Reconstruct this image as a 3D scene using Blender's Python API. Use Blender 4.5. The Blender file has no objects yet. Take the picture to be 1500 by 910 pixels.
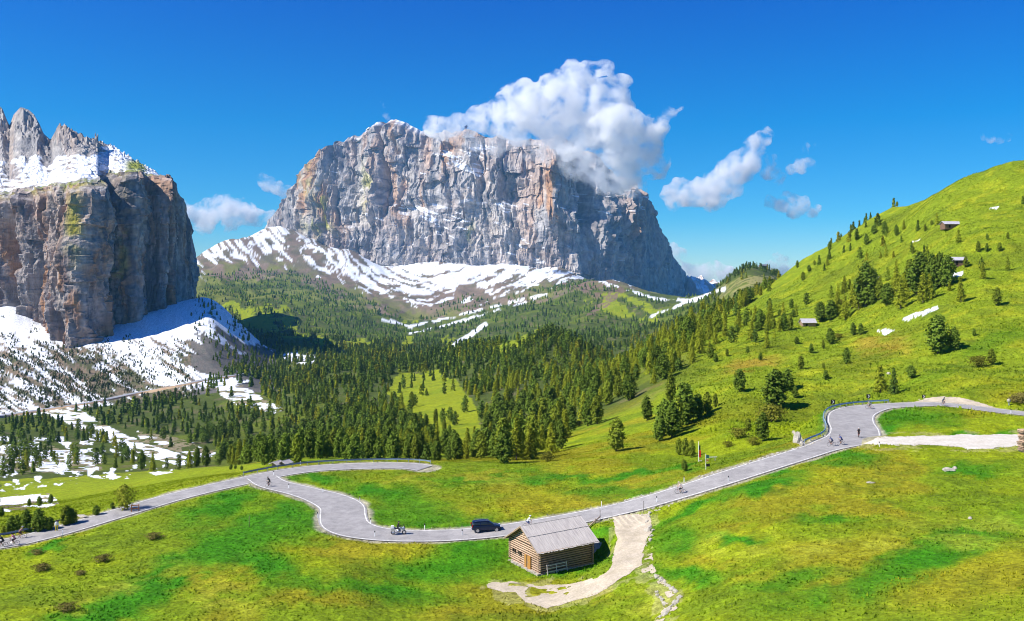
# Alpine pass: a winding road, log barn, forested valley and two rock massifs
import bpy, math, random
import numpy as np
from mathutils import Vector, Matrix
C = bpy.context.scene.collection
F = 1299.0; CX = 750.0; HY = 400.0           # focal length and horizon in photo pixels
rng = np.random.default_rng(7); random.seed(7)

# ------------------------------------------------------------------ noise
_T2 = np.random.default_rng(1).random((512, 512)).astype(np.float32)
_T3 = np.random.default_rng(2).random((64, 64, 64)).astype(np.float32)
def vn2(x, y):
    xi = np.floor(x).astype(np.int64); yi = np.floor(y).astype(np.int64)
    fx = (x-xi).astype(np.float32); fy = (y-yi).astype(np.float32)
    fx = fx*fx*(3-2*fx); fy = fy*fy*(3-2*fy)
    a = _T2[xi & 511, yi & 511]; b = _T2[(xi+1) & 511, yi & 511]
    c = _T2[xi & 511, (yi+1) & 511]; d = _T2[(xi+1) & 511, (yi+1) & 511]
    return (a+(b-a)*fx)*(1-fy) + (c+(d-c)*fx)*fy
def fb2(x, y, o=4, g=.5):
    s = 0; a = 1; t = 0
    for i in range(o):
        s = s + a*vn2(x*(2**i)+17.3*i, y*(2**i)+9.1*i); t += a; a *= g
    return s/t
def rd2(x, y, o=3, g=.5):                     # ridged, 0..1, sharp crests at 1
    s = 0; a = 1; t = 0
    for i in range(o):
        s = s + a*(1-np.abs(2*vn2(x*(2**i)+5.7*i, y*(2**i)+3.3*i)-1)); t += a; a *= g
    return s/t
def vn3(x, y, z):
    xi = np.floor(x).astype(np.int64); yi = np.floor(y).astype(np.int64); zi = np.floor(z).astype(np.int64)
    fx = x-xi; fy = y-yi; fz = z-zi
    fx = fx*fx*(3-2*fx); fy = fy*fy*(3-2*fy); fz = fz*fz*(3-2*fz)
    def g(i, j, k): return _T3[(xi+i) & 63, (yi+j) & 63, (zi+k) & 63]
    a = g(0,0,0)*(1-fx)+g(1,0,0)*fx; b = g(0,1,0)*(1-fx)+g(1,1,0)*fx
    c = g(0,0,1)*(1-fx)+g(1,0,1)*fx; d = g(0,1,1)*(1-fx)+g(1,1,1)*fx
    return (a*(1-fy)+b*fy)*(1-fz) + (c*(1-fy)+d*fy)*fz
def sst(a, b, x):
    t = np.clip((x-a)/(b-a), 0, 1); return t*t*(3-2*t)
def mixc(c, col, m):
    m = np.clip(m, 0, 1)[..., None]; return c*(1-m) + np.array(col, np.float32)*m
def pchip(xs, ys, x):
    xs = np.asarray(xs, float); ys = np.asarray(ys, float)
    h = np.diff(xs); d = np.diff(ys)/h
    m = np.zeros_like(ys); m[0] = d[0]; m[-1] = d[-1]
    for i in range(1, len(xs)-1):
        if d[i-1]*d[i] > 0:
            w1 = 2*h[i]+h[i-1]; w2 = h[i]+2*h[i-1]
            m[i] = (w1+w2)/(w1/d[i-1]+w2/d[i])
    i = np.clip(np.searchsorted(xs, x)-1, 0, len(h)-1)
    t = np.clip((x-xs[i])/h[i], 0, 1)
    return (ys[i]*(1+2*t)*(1-t)**2 + h[i]*m[i]*t*(1-t)**2 + ys[i+1]*t*t*(3-2*t) + h[i]*m[i+1]*t*t*(t-1))

# ------------------------------------------------------------------ terrain table
# each column: a bearing (photo px) and (distance, height) pairs; 'p' = height given by the image row it is seen at
def Zp(Y, py): return (HY-py)/F*Y
def col(near, far): return [(8,-24),(40,-29)] + near + [(Y, Zp(Y, p)) for Y, p in far]
COLS = {
 -700: col([(95,-37),(125,-40),(150,-43)], [(200,745),(300,722),(500,670),(800,620),(950,605),(1200,540),(1430,450),(1600,445),(2500,440),(6500,430)]),
 0:    col([(70,-34.5),(95,-36.9),(112,-38.3),(129,-39.5),(137,-40.3),(150,-42.4)], [(200,742),(260,732),(300,720),(400,690),(500,668),(600,650),(800,624),(950,608),(1050,582),(1200,532),(1350,480),(1430,445),(1600,445),(2500,440),(6500,430)]),
 100:  col([(70,-34.5),(95,-36.9),(115,-37.8),(135,-38.9),(145,-40.2)], [(180,738),(230,726),(300,710),(400,686),(500,668),(600,652),(800,624),(960,600),(1100,565),(1250,520),(1400,484),(1600,470),(2500,450),(6500,430)]),
 200:  col([(70,-34.5),(95,-36.8),(115,-37.4),(144,-38.1),(152,-39.0)], [(180,722),(230,709),(300,700),(400,686),(500,670),(600,652),(750,628),(1000,583),(1150,545),(1300,500),(1450,462),(1600,470),(2500,450),(6500,430)]),
 300:  col([(70,-34.5),(95,-36.8),(118,-37.0),(155,-37.7),(165,-38.5)], [(200,698),(260,689),(350,682),(450,672),(600,650),(800,610),(1050,562),(1150,537),(1300,494),(1400,456),(1500,438),(1640,462),(1800,510),(2200,500),(2800,470),(3500,440),(4300,400),(4800,373),(5600,385),(6500,400)]),
 350:  col([(70,-34.5),(95,-36.8),(118,-37.0),(158,-37.5),(166,-38.1)], [(200,692),(260,684),(350,677),(450,667),(600,645),(800,603),(1080,553),(1200,538),(1330,512),(1430,484),(1530,470),(1640,486),(1800,520),(2200,496),(2700,470),(3300,442),(4100,410),(4600,378),(5050,352),(5600,365),(6500,400)]),
 400:  col([(70,-34.5),(95,-36.8),(120,-36.9),(160,-37.2),(168,-37.6)], [(200,684),(250,676),(350,671),(450,660),(600,638),(800,598),(1000,570),(1250,545),(1400,527),(1500,515),(1620,512),(1700,514),(2100,492),(2600,466),(3200,444),(3900,418),(4500,385),(5000,350),(5200,333),(5700,360),(6500,400)]),
 500:  col([(70,-34.5),(95,-36.8),(120,-37.1),(172,-37.4),(178,-38.3)], [(210,676),(260,667),(350,655),(450,640),(600,615),(800,580),(1000,555),(1300,530),(1600,516),(2000,500),(2500,482),(3000,463),(3700,438),(4300,410),(4900,368),(5400,372),(6500,400)]),
 600:  col([(70,-34.5),(95,-37.4),(110,-38.3),(125,-37.1),(174,-37.3),(180,-38.3)], [(210,677),(260,665),(350,645),(450,625),(600,595),(800,567),(1000,550),(1300,530),(1600,518),(2000,505),(2500,492),(3000,478),(3600,455),(4200,425),(4850,395),(5400,395),(6500,400)]),
 700:  col([(70,-34.3),(95,-37.2),(110,-38.1),(125,-36.7),(174,-38.0),(186,-39.6)], [(230,670),(300,650),(400,625),(500,600),(650,570),(800,547),(1000,525),(1200,508),(1400,515),(1800,512),(2200,500),(2800,475),(3400,450),(4000,430),(4700,392),(5400,392),(6500,400)]),
 800:  col([(70,-34),(93,-36.4),(100,-37.7),(112,-38.0),(126,-36.2),(172,-37.4)], [(195,672),(230,654),(300,632),(400,605),(500,580),(650,545),(800,515),(950,492),(1050,487),(1200,500),(1500,520),(2000,500),(2500,475),(3000,452),(3400,438),(4000,425),(4850,397),(6500,410)]),
 900:  col([(70,-32.5),(90,-35.0),(110,-35.2),(128,-34.8),(165,-35.6)], [(185,664),(220,638),(260,614),(320,590),(400,567),(480,550),(600,552),(800,540),(950,525),(1200,530),(1600,520),(2000,495),(2500,465),(3000,440),(3350,414),(3700,425),(4500,425),(6500,420)]),
 1000: col([(60,-28),(83,-32.3),(118,-32.7),(131,-32.0),(150,-33.2)], [(170,671),(200,635),(240,597),(290,560),(350,530),(420,505),(500,487),(560,480),(700,490),(1000,500),(1500,490),(2000,468),(2500,452),(2900,440),(3300,440),(4500,445),(6500,440)]),
 1100: col([(50,-26),(75,-29.2),(90,-29.8),(115,-29.8),(134,-30.0),(145,-31.0)], [(165,653),(190,620),(230,580),(280,545),(340,515),(420,485),(520,455),(600,440),(700,448),(1000,440),(1500,412),(2000,394),(2400,398),(4000,440),(6500,440)]),
 1200: col([(50,-25),(75,-28.6),(100,-28.7),(125,-28.7),(147,-29.0),(160,-29.6),(172,-31.3)], [(200,602),(240,566),(290,532),(340,505),(400,476),(480,430),(560,392),(640,366),(750,385),(1200,430),(2500,440),(6500,440)]),
 1300: col([(50,-24.5),(70,-27.2),(100,-28.1),(125,-28.1),(148,-28.2),(187,-28.0),(195,-28.2)], [(210,574),(240,548),(290,511),(340,470),(390,430),(450,390),(520,350),(590,306),(720,340),(1200,430),(2500,440),(6500,440)]),
 1400: col([(50,-24),(70,-26.5),(100,-27.8),(125,-27.9),(148,-28.0),(187,-27.5)], [(200,575),(225,545),(260,510),(310,462),(360,410),(410,360),(470,310),(535,267),(650,300),(1200,420),(2500,440),(6500,440)]),
 1500: col([(50,-23),(70,-25.5),(100,-27.2),(125,-27.5),(148,-27.7),(170,-27.0)], [(185,587),(205,560),(240,520),(290,465),(340,410),(400,345),(460,285),(520,234),(640,260),(1200,420),(2500,440),(6500,440)]),
 2200: col([(50,-19),(100,-24),(148,-25)], [(185,560),(240,480),(300,390),(400,260),(480,170),(600,180),(1200,400),(2500,440),(6500,440)]),
}
pxs = np.concatenate([np.linspace(-900,-60,70,endpoint=False), np.arange(-60,1560,1.5), np.linspace(1560,2400,70)])
lys = np.concatenate([np.linspace(math.log(8),math.log(80),45,endpoint=False),
                      np.arange(math.log(80),math.log(700),.0036),
                      np.arange(math.log(700),math.log(6400),.0068)])
NU, NV = len(pxs), len(lys)
Ys = np.exp(lys)
keys = sorted(COLS)
tab = np.array([pchip(np.log([p[0] for p in COLS[k]]), [p[1] for p in COLS[k]], lys) for k in keys])   # K x NV
def smooth1(a, n, ax):
    for _ in range(n):
        p = np.concatenate([np.take(a,[0],ax), a, np.take(a,[-1],ax)], ax)
        sl = [slice(None)]*a.ndim; sl[ax] = slice(0,-2); l = p[tuple(sl)]; sl[ax] = slice(2,None); r = p[tuple(sl)]
        a = .5*a + .25*(l+r)
    return a
tab = smooth1(tab, 6, 1)
# blend across bearings with a smooth cubic (Catmull-Rom on uneven knots via pchip per row)
Zg = np.empty((NU, NV))
for j in range(NV): Zg[:, j] = pchip(keys, tab[:, j], np.clip(pxs, -700, 2200))
PX, LY = np.meshgrid(pxs, lys, indexing='ij'); YY = np.exp(LY); XX = (PX-CX)/F*YY
def smooth_cols(a, n):
    return smooth1(a, n, 0)
Zg = smooth_cols(Zg, 40)
# ---- relief noise
fl = sst(240, 480, YY)
slope_r = sst(960, 1120, PX+ (YY-200)*.35)*sst(150, 200, YY)*(1-sst(620, 700, YY))
Zg += (fb2(XX/34+7, YY/34, 3)-.5)*1.3*sst(60,80,YY)*(1-.5*sst(150,300,YY))
Zg += (fb2(XX/6+3, YY/6, 3)-.5)*.42
Zg += slope_r*((fb2(XX/38, YY/50+3, 4)-.5)*8 + (rd2(XX/26+YY/60, YY/21-XX/60, 3)-.6)*2.4 + (rd2(XX/9+YY/25, YY/7-XX/30, 2)-.6)*.7)
Zg += fl*(1-slope_r)*(fb2(XX/90, YY/90, 4)-.5)*10*sst(300,600,YY)
Zg += sst(900,2000,YY)*(fb2(XX/240+4, YY/240, 5)-.5)*np.minimum(YY*.02, 60)
Zg += sst(2400,3600,YY)*(rd2(XX/330+.5*YY/330, YY/900, 4)-.55)*70
# left scree ribs running down the snow slope
ls = (1-sst(330,420,PX))*sst(980,1080,YY)*(1-sst(1500,1600,YY))
Zg += ls*(rd2((XX*.8+YY*.5)/42, (YY-XX)/400, 3)-.5)*7

# ---- roads (photo px, height) -> plan polyline
def pt(px, py, z):
    Y = z*F/(HY-py); return ((px-CX)/F*Y, Y, z)
MAIN = [(-260,822,-40.6),(-120,812,-40.2),(0,797,-39.5),(50,787,-39.2),(100,774,-38.85),(150,759,-38.5),(200,744,-38.2),(250,729.5,-38),(300,717,-37.8),(345,707,-37.65),(390,697,-37.5),(430,690,-37.4),(470,685.5,-37.35),(520,683,-37.3),(570,682,-37.3),(605,683,-37.35),(622,686,-37.5)]
LINK = [(383,699,-37.5),(400,709,-37.45),(440,719,-37.4),(478,730,-37.3),(500,742,-37.2),(502,756,-37.15),(506,768,-37.1),(524,777,-37.05),(560,783,-37.0),(600,785,-36.95),(650,784.5,-36.85),(700,781,-36.65),(740,776.5,-36.4),(800,767,-35.9),(870,754,-35.1),(935,739,-33.9),(1000,720,-32.4),(1060,701,-31.1),(1120,682,-30.1),(1170,666.5,-29.4),(1215,652,-29.05),(1247,642,-28.85),(1252,630,-28.75),(1246,617,-28.6),(1250,605,-28.45),(1275,597.5,-28.3),(1320,593.5,-28.0),(1380,592.5,-27.8),(1440,599,-27.5),(1500,606,-27.2),(1640,618,-26.6)]
def dens(pts, step=.8):
    P = np.array([pt(*p) for p in pts]); n = len(P)
    d = np.concatenate([[0], np.cumsum(np.linalg.norm(np.diff(P[:, :2], axis=0), axis=1))])
    out = []
    Q = np.vstack([2*P[0]-P[1], P, 2*P[-1]-P[-2]])
    for i in range(n-1):
        a, b, c, e = Q[i], Q[i+1], Q[i+2], Q[i+3]
        k = max(2, int((d[i+1]-d[i])/step))
        for t in np.linspace(0, 1, k, endpoint=False):
            out.append(.5*((2*b)+(-a+c)*t+(2*a-5*b+4*c-e)*t*t+(-a+3*b-3*c+e)*t**3))
    out.append(P[-1]); out = np.array(out)
    out[1:-1] = out[1:-1]*.5+.25*(out[:-2]+out[2:])
    return out
main_c = dens(MAIN); link_c = dens(LINK)
def width_link(i, p):
    px = p[0]/p[1]*F+CX
    w = 5.6
    if px < 470: w = 5.8
    if 440 < px < 600 and p[1] < 150: w = 5.6+1.8*math.exp(-((px-500)/45)**2)
    if px > 1205 and px < 1300: w = 5.6+3.2*math.exp(-((px-1250)/32)**2)
    return w
link_w = np.array([width_link(i, p) for i, p in enumerate(link_c)]); main_w = np.full(len(main_c), 5.4)
def sm(w, n=12):
    for _ in range(n): w[1:-1] = .5*w[1:-1]+.25*(w[:-2]+w[2:])
    return w
link_w = sm(link_w)
# barn pad
BA = np.array([3.45, 111.8]); uAB = np.array([-.53, .848]); uAC = np.array([.848, .53])
GW, GL, PADZ = 6.9, 8.3, -38.05
bc = BA+uAB*GW/2+uAC*GL/2
dd = np.hypot(XX-bc[0], YY-bc[1]); Zg = PADZ*(1-sst(6.2, 9.5, dd))+Zg*sst(6.2, 9.5, dd)
near = (YY > 95) & (YY < 215)
ii = np.where(near.ravel())[0]
nx = XX.ravel()[ii]; ny = YY.ravel()[ii]
best = np.full(len(ii), 1e9); bz = np.zeros(len(ii)); bw = np.full(len(ii), 5.5)
for cc, ww in ((main_c, main_w), (link_c, link_w)):
    for k in range(0, len(cc)):
        x0, y0, z0 = cc[k]; R = 11
        m = np.where((np.abs(nx-x0) < R) & (np.abs(ny-y0) < R))[0]
        if not len(m): continue
        d = np.hypot(nx[m]-x0, ny[m]-y0) - ww[k]/2
        s = d < best[m]; q = m[s]; best[q] = d[s]; bz[q] = z0; bw[q] = ww[k]
ROADD = np.full(NU*NV, 99.); ROADD[ii] = best; ROADD = ROADD.reshape(NU, NV)   # distance from the road's edge
zz = Zg.ravel().copy(); t = sst(.5, 7, best)
zz[ii] = np.where(best < 50, bz*(1-t)+zz[ii]*t, zz[ii])
Zg = zz.reshape(NU, NV)
Zg -= .10*(ROADD < 1.0)*sst(1.0, -.3, ROADD)
# gravel lot on the right: level it
lx = np.maximum(np.abs(PX-1400)-105, 0)*.115; lyy = np.maximum(np.abs(YY-149)-4, 0)
t = sst(0, 5, np.hypot(lx, lyy)); Zg = Zg*t + (-28.1+(PX-1400)*.0012)*(1-t)
Zg = np.where(near & (ROADD < .4), Zg, Zg)
PY = HY - Zg/YY*F

def gz(x, y):
    px = x/y*F+CX
    i = np.clip(np.searchsorted(pxs, px)-1, 0, NU-2); j = np.clip(np.searchsorted(lys, np.log(y))-1, 0, NV-2)
    a = (px-pxs[i])/(pxs[i+1]-pxs[i]); b = (np.log(y)-lys[j])/(lys[j+1]-lys[j])
    return (Zg[i,j]*(1-a)+Zg[i+1,j]*a)*(1-b)+(Zg[i,j+1]*(1-a)+Zg[i+1,j+1]*a)*b
def g_at(px, py, ymin=80):
    """ground point seen at that place of the photograph"""
    i = int(np.clip(np.searchsorted(pxs, px), 0, NU-1))
    j0 = int(np.searchsorted(Ys, ymin)); c = PY[i, j0:]
    k = np.argmax(c <= py)
    if c[k] > py: k = int(np.argmin(c))
    if k > 0 and c[k-1] > c[k]: f = (c[k-1]-py)/(c[k-1]-c[k]); f = min(max(f, 0), 1)
    else: f = 0
    Y = Ys[j0+max(k-1,0)]*(1-f)+Ys[j0+k]*f; x = (px-CX)/F*Y
    return Vector((x, Y, float(gz(x, Y))))
# visible terrain: running minimum of the image row with distance
VIS = PY <= np.minimum.accumulate(np.where(YY > 60, PY, 1e9), axis=1)+1.5
# ------------------------------------------------------------------ ground colours (albedo of grass, earth, scree, snow)
N1 = fb2(XX/3.2, YY/3.2, 3); N2 = fb2(XX/14+40, YY/14, 4); N3 = fb2(XX/60+9, YY/60, 4)
NW = fb2(PX/26+11, LY*30, 4)-.5; NX = fb2(PX/9+31, LY*70+5, 3)-.5
def pip_on(PXa, PYa, LYa, poly, warp):
    X_ = PXa+(fb2(PXa/26+11, LYa*30, 4)-.5)*warp*2.2+(fb2(PXa/9+31, LYa*70+5, 3)-.5)*warp; Y_ = PYa+(fb2(PXa/22+70, LYa*34, 3)-.5)*warp*1.6
    r = np.zeros(PXa.shape, bool); n = len(poly)
    for i in range(n):
        (xa, ya), (xb, yb) = poly[i], poly[(i+1) % n]
        if ya == yb: continue
        r ^= ((ya > Y_) != (yb > Y_)) & (X_ < (xb-xa)*(Y_-ya)/(yb-ya)+xa)
    return r
def pip(poly, y0=0, y1=1e9, warp=6):
    xs = [p[0] for p in poly]; ys = [p[1] for p in poly]; w = warp*2.5
    m = (PX > min(xs)-w) & (PX < max(xs)+w) & (PY > min(ys)-w) & (PY < max(ys)+w) & (YY > y0) & (YY < y1)
    out = np.zeros(PX.shape, bool); out[m] = pip_on(PX[m], PY[m], LY[m], poly, warp)
    return out
def ell(cx, cy, rx, ry, ang=0, soft=.6):
    c, s = math.cos(math.radians(ang)), math.sin(math.radians(ang))
    dx = PX-cx+NW*40; dy = PY-cy+(fb2(PX/30+3, LY*25+8, 3)-.5)*26
    r = np.sqrt(((dx*c+dy*s)/rx)**2+((-dx*s+dy*c)/ry)**2)
    return sst(1+soft, 1-soft, r)
YG = (.25,.30,.008); GR = (.045,.19,.006); OC = (.265,.235,.013); DG = (.10,.16,.010)
def mottled(n, lo, hi): return sst(lo, hi, n)
Cc = np.empty(PX.shape+(3,), np.float32); Cc[:] = (.165,.235,.009)
Cc = mixc(Cc, YG, mottled(N2, .42, .68)*.8)
Cc = mixc(Cc, OC, mottled(fb2(XX/17+90, YY/17, 4), .50, .70)*.75)
Cc = mixc(Cc, DG, mottled(fb2(XX/5+20, YY/5, 3), .55, .75)*.5)
for e in [(300,820,150,20,-30),(200,875,110,22,-28),(1380,805,120,22,-20),(1150,850,60,12,-15),(230,850,210,22,-32),(420,765,75,26,-8),(370,820,90,24,20),(560,868,110,14,5),(640,835,90,20,0),(690,810,60,26,0),(320,742,70,16,-20),
          (600,755,75,18,0),(470,700,45,8,0),(700,770,40,10,0),(840,825,60,14,-8),(870,785,26,12,0),(760,700,130,8,0),(560,722,60,14,10),(1010,745,60,9,-22),(1240,672,60,10,-3),(1130,690,55,7,0),
          (1350,822,95,26,-22),(1230,870,110,16,-10),(985,795,34,24,0),(1420,690,50,9,0),(1000,845,45,10,0),(1340,612,60,14,0),(1290,628,20,10,0),(1440,640,60,8,0),(1225,610,18,22,40),(1120,712,60,10,-10),(70,800,40,6,-20),(140,905,80,10,0),(950,692,90,5,-4),(900,720,70,10,0),(1210,760,50,8,0),(1080,790,40,8,0)]:
    Cc = mixc(Cc, GR, ell(*e)*(YY < 235)*(.74+.26*sst(.35,.6,N2)))
for e in [(320,858,90,26,5),(480,875,70,12,0),(650,698,110,7,0),(790,742,90,8,0),(480,805,50,18,0),(870,868,60,12,0),(1120,760,80,14,-10),(1060,830,70,14,10),(940,705,60,5,0),(1280,745,90,12,5)]:
    Cc = mixc(Cc, OC, ell(*e)*(YY < 200)*.8*sst(.3,.6,N1))
for e in [(330,875,60,22,0),(1100,800,90,16,0),(1420,780,90,22,0),(640,705,120,10,0),(960,880,60,18,0),(1250,800,110,10,-6),(150,870,110,14,-22)]:
    Cc = mixc(Cc, (.34,.36,.03), ell(*e)*(YY < 200)*.55*sst(.3,.65,N1))
# cow-trodden contour terraces on the steep slope
sr = slope_r > .02
terr = fb2(XX/7-YY/30, YY/5.5, 4)
Sc = np.empty(PX.shape+(3,), np.float32); Sc[:] = (.185,.245,.012)
Sc = mixc(Sc, (.33,.34,.016), sst(.47,.74,terr)*.6)
Sc = mixc(Sc, (.10,.15,.012), sst(.60,.75,fb2(XX/9+YY/11+50, YY/8, 4))*.7)
Sc = mixc(Sc, (.12,.15,.010), sst(.56,.74,fb2(XX/34+5, YY/34+2, 4))*.6)
Sc = mixc(Sc, (.34,.22,.03), ell(1100,533,40,8,-10)*.7)
Sc = mixc(Sc, (.33,.23,.03), ell(1290,505,40,12,0)*.7)
Sc = mixc(Sc, (.08,.17,.006), ell(1460,500,50,14,-20)*.7); Sc = mixc(Sc, (.09,.18,.006), ell(1350,560,60,10,-25)*.5)
ms = (slope_r*sst(180,215,YY))[..., None]; Cc = Cc*(1-ms)+Sc*ms
# valley floor: forest litter and bright clearings
Vc = np.empty(PX.shape+(3,), np.float32); Vc[:] = (.075,.10,.020)
Vc = mixc(Vc, (.15,.19,.016), sst(.5,.68,N3)*.6); Vc = mixc(Vc, (.17,.13,.08), sst(.62,.72,N2)*.5)
mv = (sst(240,330,YY)*(1-slope_r))[..., None]; Cc = Cc*(1-mv)+Vc*mv
BR = (.22,.165,.11)
def mpaint(m, c, a=1.):
    global Cc
    Cc = mixc(Cc, c, m.astype(np.float32)*a)
CLEAR = [[(586,545),(668,556),(700,600),(706,668),(655,660),(610,612),(566,575)],[(622,545),(655,540),(640,562),(618,556)],[(648,620),(700,620),(700,668),(660,660)],
         [(0,705),(380,680),(420,690),(0,790)],[(300,455),(345,438),(420,448),(440,485),(560,500),(520,512),(400,492),(330,470)],[(590,492),(606,492),(604,530),(592,530)],
         [(640,500),(672,482),(664,510)],[(720,510),(800,478),(812,484),(735,520)],[(850,438),(905,425),(970,455),(960,475),(900,465),(868,450)],[(595,462),(614,460),(612,472),(586,474)]]
CL = np.zeros(PX.shape, bool)
for k, p in enumerate(CLEAR): CL |= pip(p, 170 if k != 3 else 150, 4300, 4)
CL &= (YY < 1200) | (fb2(PX/12+40, PY/6, 3) > .46)
mpaint(CL & (YY > 330), (.24,.28,.012)); mpaint(CL & (YY > 330) & (N2 > .55), (.17,.23,.012), .7)
mpaint(CL & (YY <= 330), (.24,.30,.010), .8)
# ---- snow and scree
SN = (.80,.83,.88)
st1 = fb2((PX*.72+(PY)*.9)/55+3, (PY*.95-PX*.62)/4.4, 4)      # streaks that run down the fall line of the left slope
st2 = fb2(PX/11+5, PY/5.5, 4)
SNOW = np.zeros(PX.shape, np.float32)
A = (YY > 955) & (YY < 1650) & (PX < 405) & (PY < 640)
mpaint(A, BR); mpaint(A & (st2 > .5), (.09,.10,.04), .9); mpaint(A & (fb2(PX/4, LY*150, 3) > .52), (.13,.12,.08), .8)
lo = .34+.30*sst(80,10,PX)*sst(500,460,PY)*-1+.16*sst(110,200,PX)*sst(560,520,PY)*0
sh = .50 - .26*sst(535,470,PY) + .07*sst(500,590,PY)*sst(60,200,PX) + .20*sst(265,310,PX)
SNOW = np.where(A, sst(sh, sh+.04, st1*.5+st2*.25+fb2((PX*.72+PY*.9)/22+9, (PY*.95-PX*.62)/2.4, 3)*.25), SNOW); mpaint(A & (PX > 280), (.13,.125,.12), .8)
B = pip([(175,520),(250,530),(330,548),(370,560),(300,572),(210,560)], 900, 1500, 4); SNOW = np.where(B, np.maximum(SNOW, sst(.40,.44,st1)), SNOW)
brn = pip([(255,520),(300,525),(345,548),(335,556),(290,545)], 900, 1500, 3); SNOW *= ~brn
# lower snow gullies, streams, and the stony landslip
for poly, y0, y1, th in [([(55,600),(110,598),(190,640),(270,668),(300,684),(250,680),(150,645),(80,612)],400,1000,.41),
                         ([(0,655),(60,650),(150,672),(150,690),(80,692),(0,690)],380,900,.53),
                         ([(0,728),(70,722),(88,738),(60,748),(0,758)],180,330,.46),
                         ([(200,632),(260,640),(318,665),(300,672),(240,658),(205,648)],400,1000,.62),
                         ([(300,560),(345,558),(380,580),(415,600),(400,607),(340,590)],600,1100,.45),
                         ([(415,520),(440,510),(470,528),(452,534),(420,530)],1200,2400,.42),
                         ([(135,750),(160,745),(172,749),(160,757),(120,760)],150,230,.45)]:
    m = pip(poly, y0, y1, 3); mpaint(m & (fb2(PX/9+3, LY*60, 3) > .45), (.26,.22,.13)); SNOW = np.where(m, np.maximum(SNOW, sst(th, th+.03, fb2(PX/22+3, PY/2.6, 3))), SNOW)
m = pip([(0,640),(180,640),(260,690),(200,720),(0,728)], 300, 900, 3); SNOW = np.where(m, np.maximum(SNOW, sst(.60,.63,st2)), SNOW)
# the great mountain's snow apron
D = (YY > 3200) & (PX > 285) & (PX < 1010)
apron = np.interp(PX, [285,330,400,450,500,560,620,680,740,800,850,900,1010], [405,400,398,412,430,452,470,462,448,430,425,432,445])
ap = sst(14,-10, PY-apron+NW*26)
mpaint(D & (ap > .1), (.21,.155,.11)); mpaint(D & (ap > .1) & (N3 > .52), (.13,.12,.07), .7)
ang_ = np.radians(np.interp(PX, [290,400,500,600,700,820,1000], [44,40,36,14,-10,-20,-16]))
ux = (PX-600)+(fb2(PX/40,PY/25,2)-.5)*16; uy = (PY-430)+(fb2(PX/30+7,PY/20,2)-.5)*9
us = ux*np.cos(ang_)+uy*np.sin(ang_); vs = -ux*np.sin(ang_)+uy*np.cos(ang_)
rr = fb2(us/44+3, vs/5.0, 4)*.62+fb2(us/15+9, vs/2.2, 3)*.38
th = .515+.0*sst(385,330,PX)-.03*sst(470,380,PX)-.10*np.exp(-((PX-560)/90)**2-((PY-405)/34)**2)-.09*sst(600,700,PX)*sst(440,405,PY)+.17*sst(-38,0,PY-apron)+.05*np.exp(-((PX-470)/70)**2)*sst(385,430,PY)
low = sst(-26,-2, PY-apron+NW*26); Cc = mixc(Cc, (.17,.185,.04), D*low*sst(.40,.58,fb2(PX/16+60, PY/7, 3))*.85)
SNOW = np.where(D, np.maximum(SNOW, ap*sst(th, th+.035, rr*.7+st2*.3)), SNOW)
# groomed pistes, stream beds and forest tracks with snow
for line, w in [([(560,468),(600,478),(640,470),(700,455),(760,440),(800,432)],2.3),([(600,488),(650,478),(700,463),(770,443)],2.0),([(665,505),(690,490),(712,474)],4.2),([(668,508),(664,515)],4),
                ([(870,408),(905,420)],1.6),([(920,425),(960,438),(1010,440),(985,452),(950,465)],2.6),([(1010,442),(1045,430),(1060,424)],4)]:
    dmin = np.full(PX.shape, 1e9, np.float32); reg = (YY > 1300) & (YY < 4700)
    x = PX[reg]; y = PY[reg]+NX[reg]*3; dm = np.full(len(x), 1e9)
    for (xa, ya), (xb, yb) in zip(line[:-1], line[1:]):
        t = np.clip(((x-xa)*(xb-xa)+(y-ya)*(yb-ya))/((xb-xa)**2+(yb-ya)**2), 0, 1)
        dm = np.minimum(dm, np.hypot(x-xa-t*(xb-xa), y-ya-t*(yb-ya)))
    dmin[reg] = dm; SNOW = np.maximum(SNOW, sst(w, w*.6, dmin+np.maximum(0, (st2-.52))*16)); CL |= dmin < w*1.3
# small snow drifts on the green slope
for poly in [[(1322,466),(1345,458),(1372,448),(1374,452),(1340,466),(1326,469)],[(1285,484),(1300,481),(1312,484),(1298,490)],[(1448,304),(1462,302),(1458,306)],[(1330,354),(1348,350),(1344,353)],[(1394,400),(1410,398),(1408,404),(1392,406)],[(1280,408),(1287,406),(1286,412)]]:
    SNOW = np.maximum(SNOW, (pip(poly, 200, 600, 4)*1.0*(fb2(PX/3, PY/2, 2) > .3)).astype(np.float32))
mpaint(pip([(1040,425),(1100,402),(1140,404),(1125,418),(1060,440)], 1300, 2600, 4) & (N2 > .45), (.27,.25,.09))
mpaint(pip([(700,488),(850,470),(880,440),(830,415),(880,404),(920,425),(860,470)], 2500, 3800, 5) & (N2 > .45), (.20,.13,.10), .8)
Cc = mixc(Cc, SN, SNOW)
# earth shoulder, stony verge
ver = sst(1.1, .3, ROADD+ (N1-.5)*1.2); mpaint(ver, (.40,.36,.27), .85)
m = pip([(1160,632),(1172,636),(1180,652),(1166,650)], 150, 260, 2); mpaint(m, (.55,.5,.42))
halo = pip([(890,752),(958,748),(966,780),(956,800),(952,836),(996,864),(1004,884),(988,912),(950,912),(960,880),(930,850),(900,868),(870,882),(800,898),(760,892),(700,866),(706,850),(790,852),(860,842),(888,826),(892,800)], 80, 127, 7)
mpaint(halo & (N1 > .50), (.40,.37,.16), .38)
mpaint(pip([(1240,637),(1500,630),(1500,664),(1240,658)],130,168,5) & (N1 > .5), (.42,.37,.16), .4)
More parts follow.
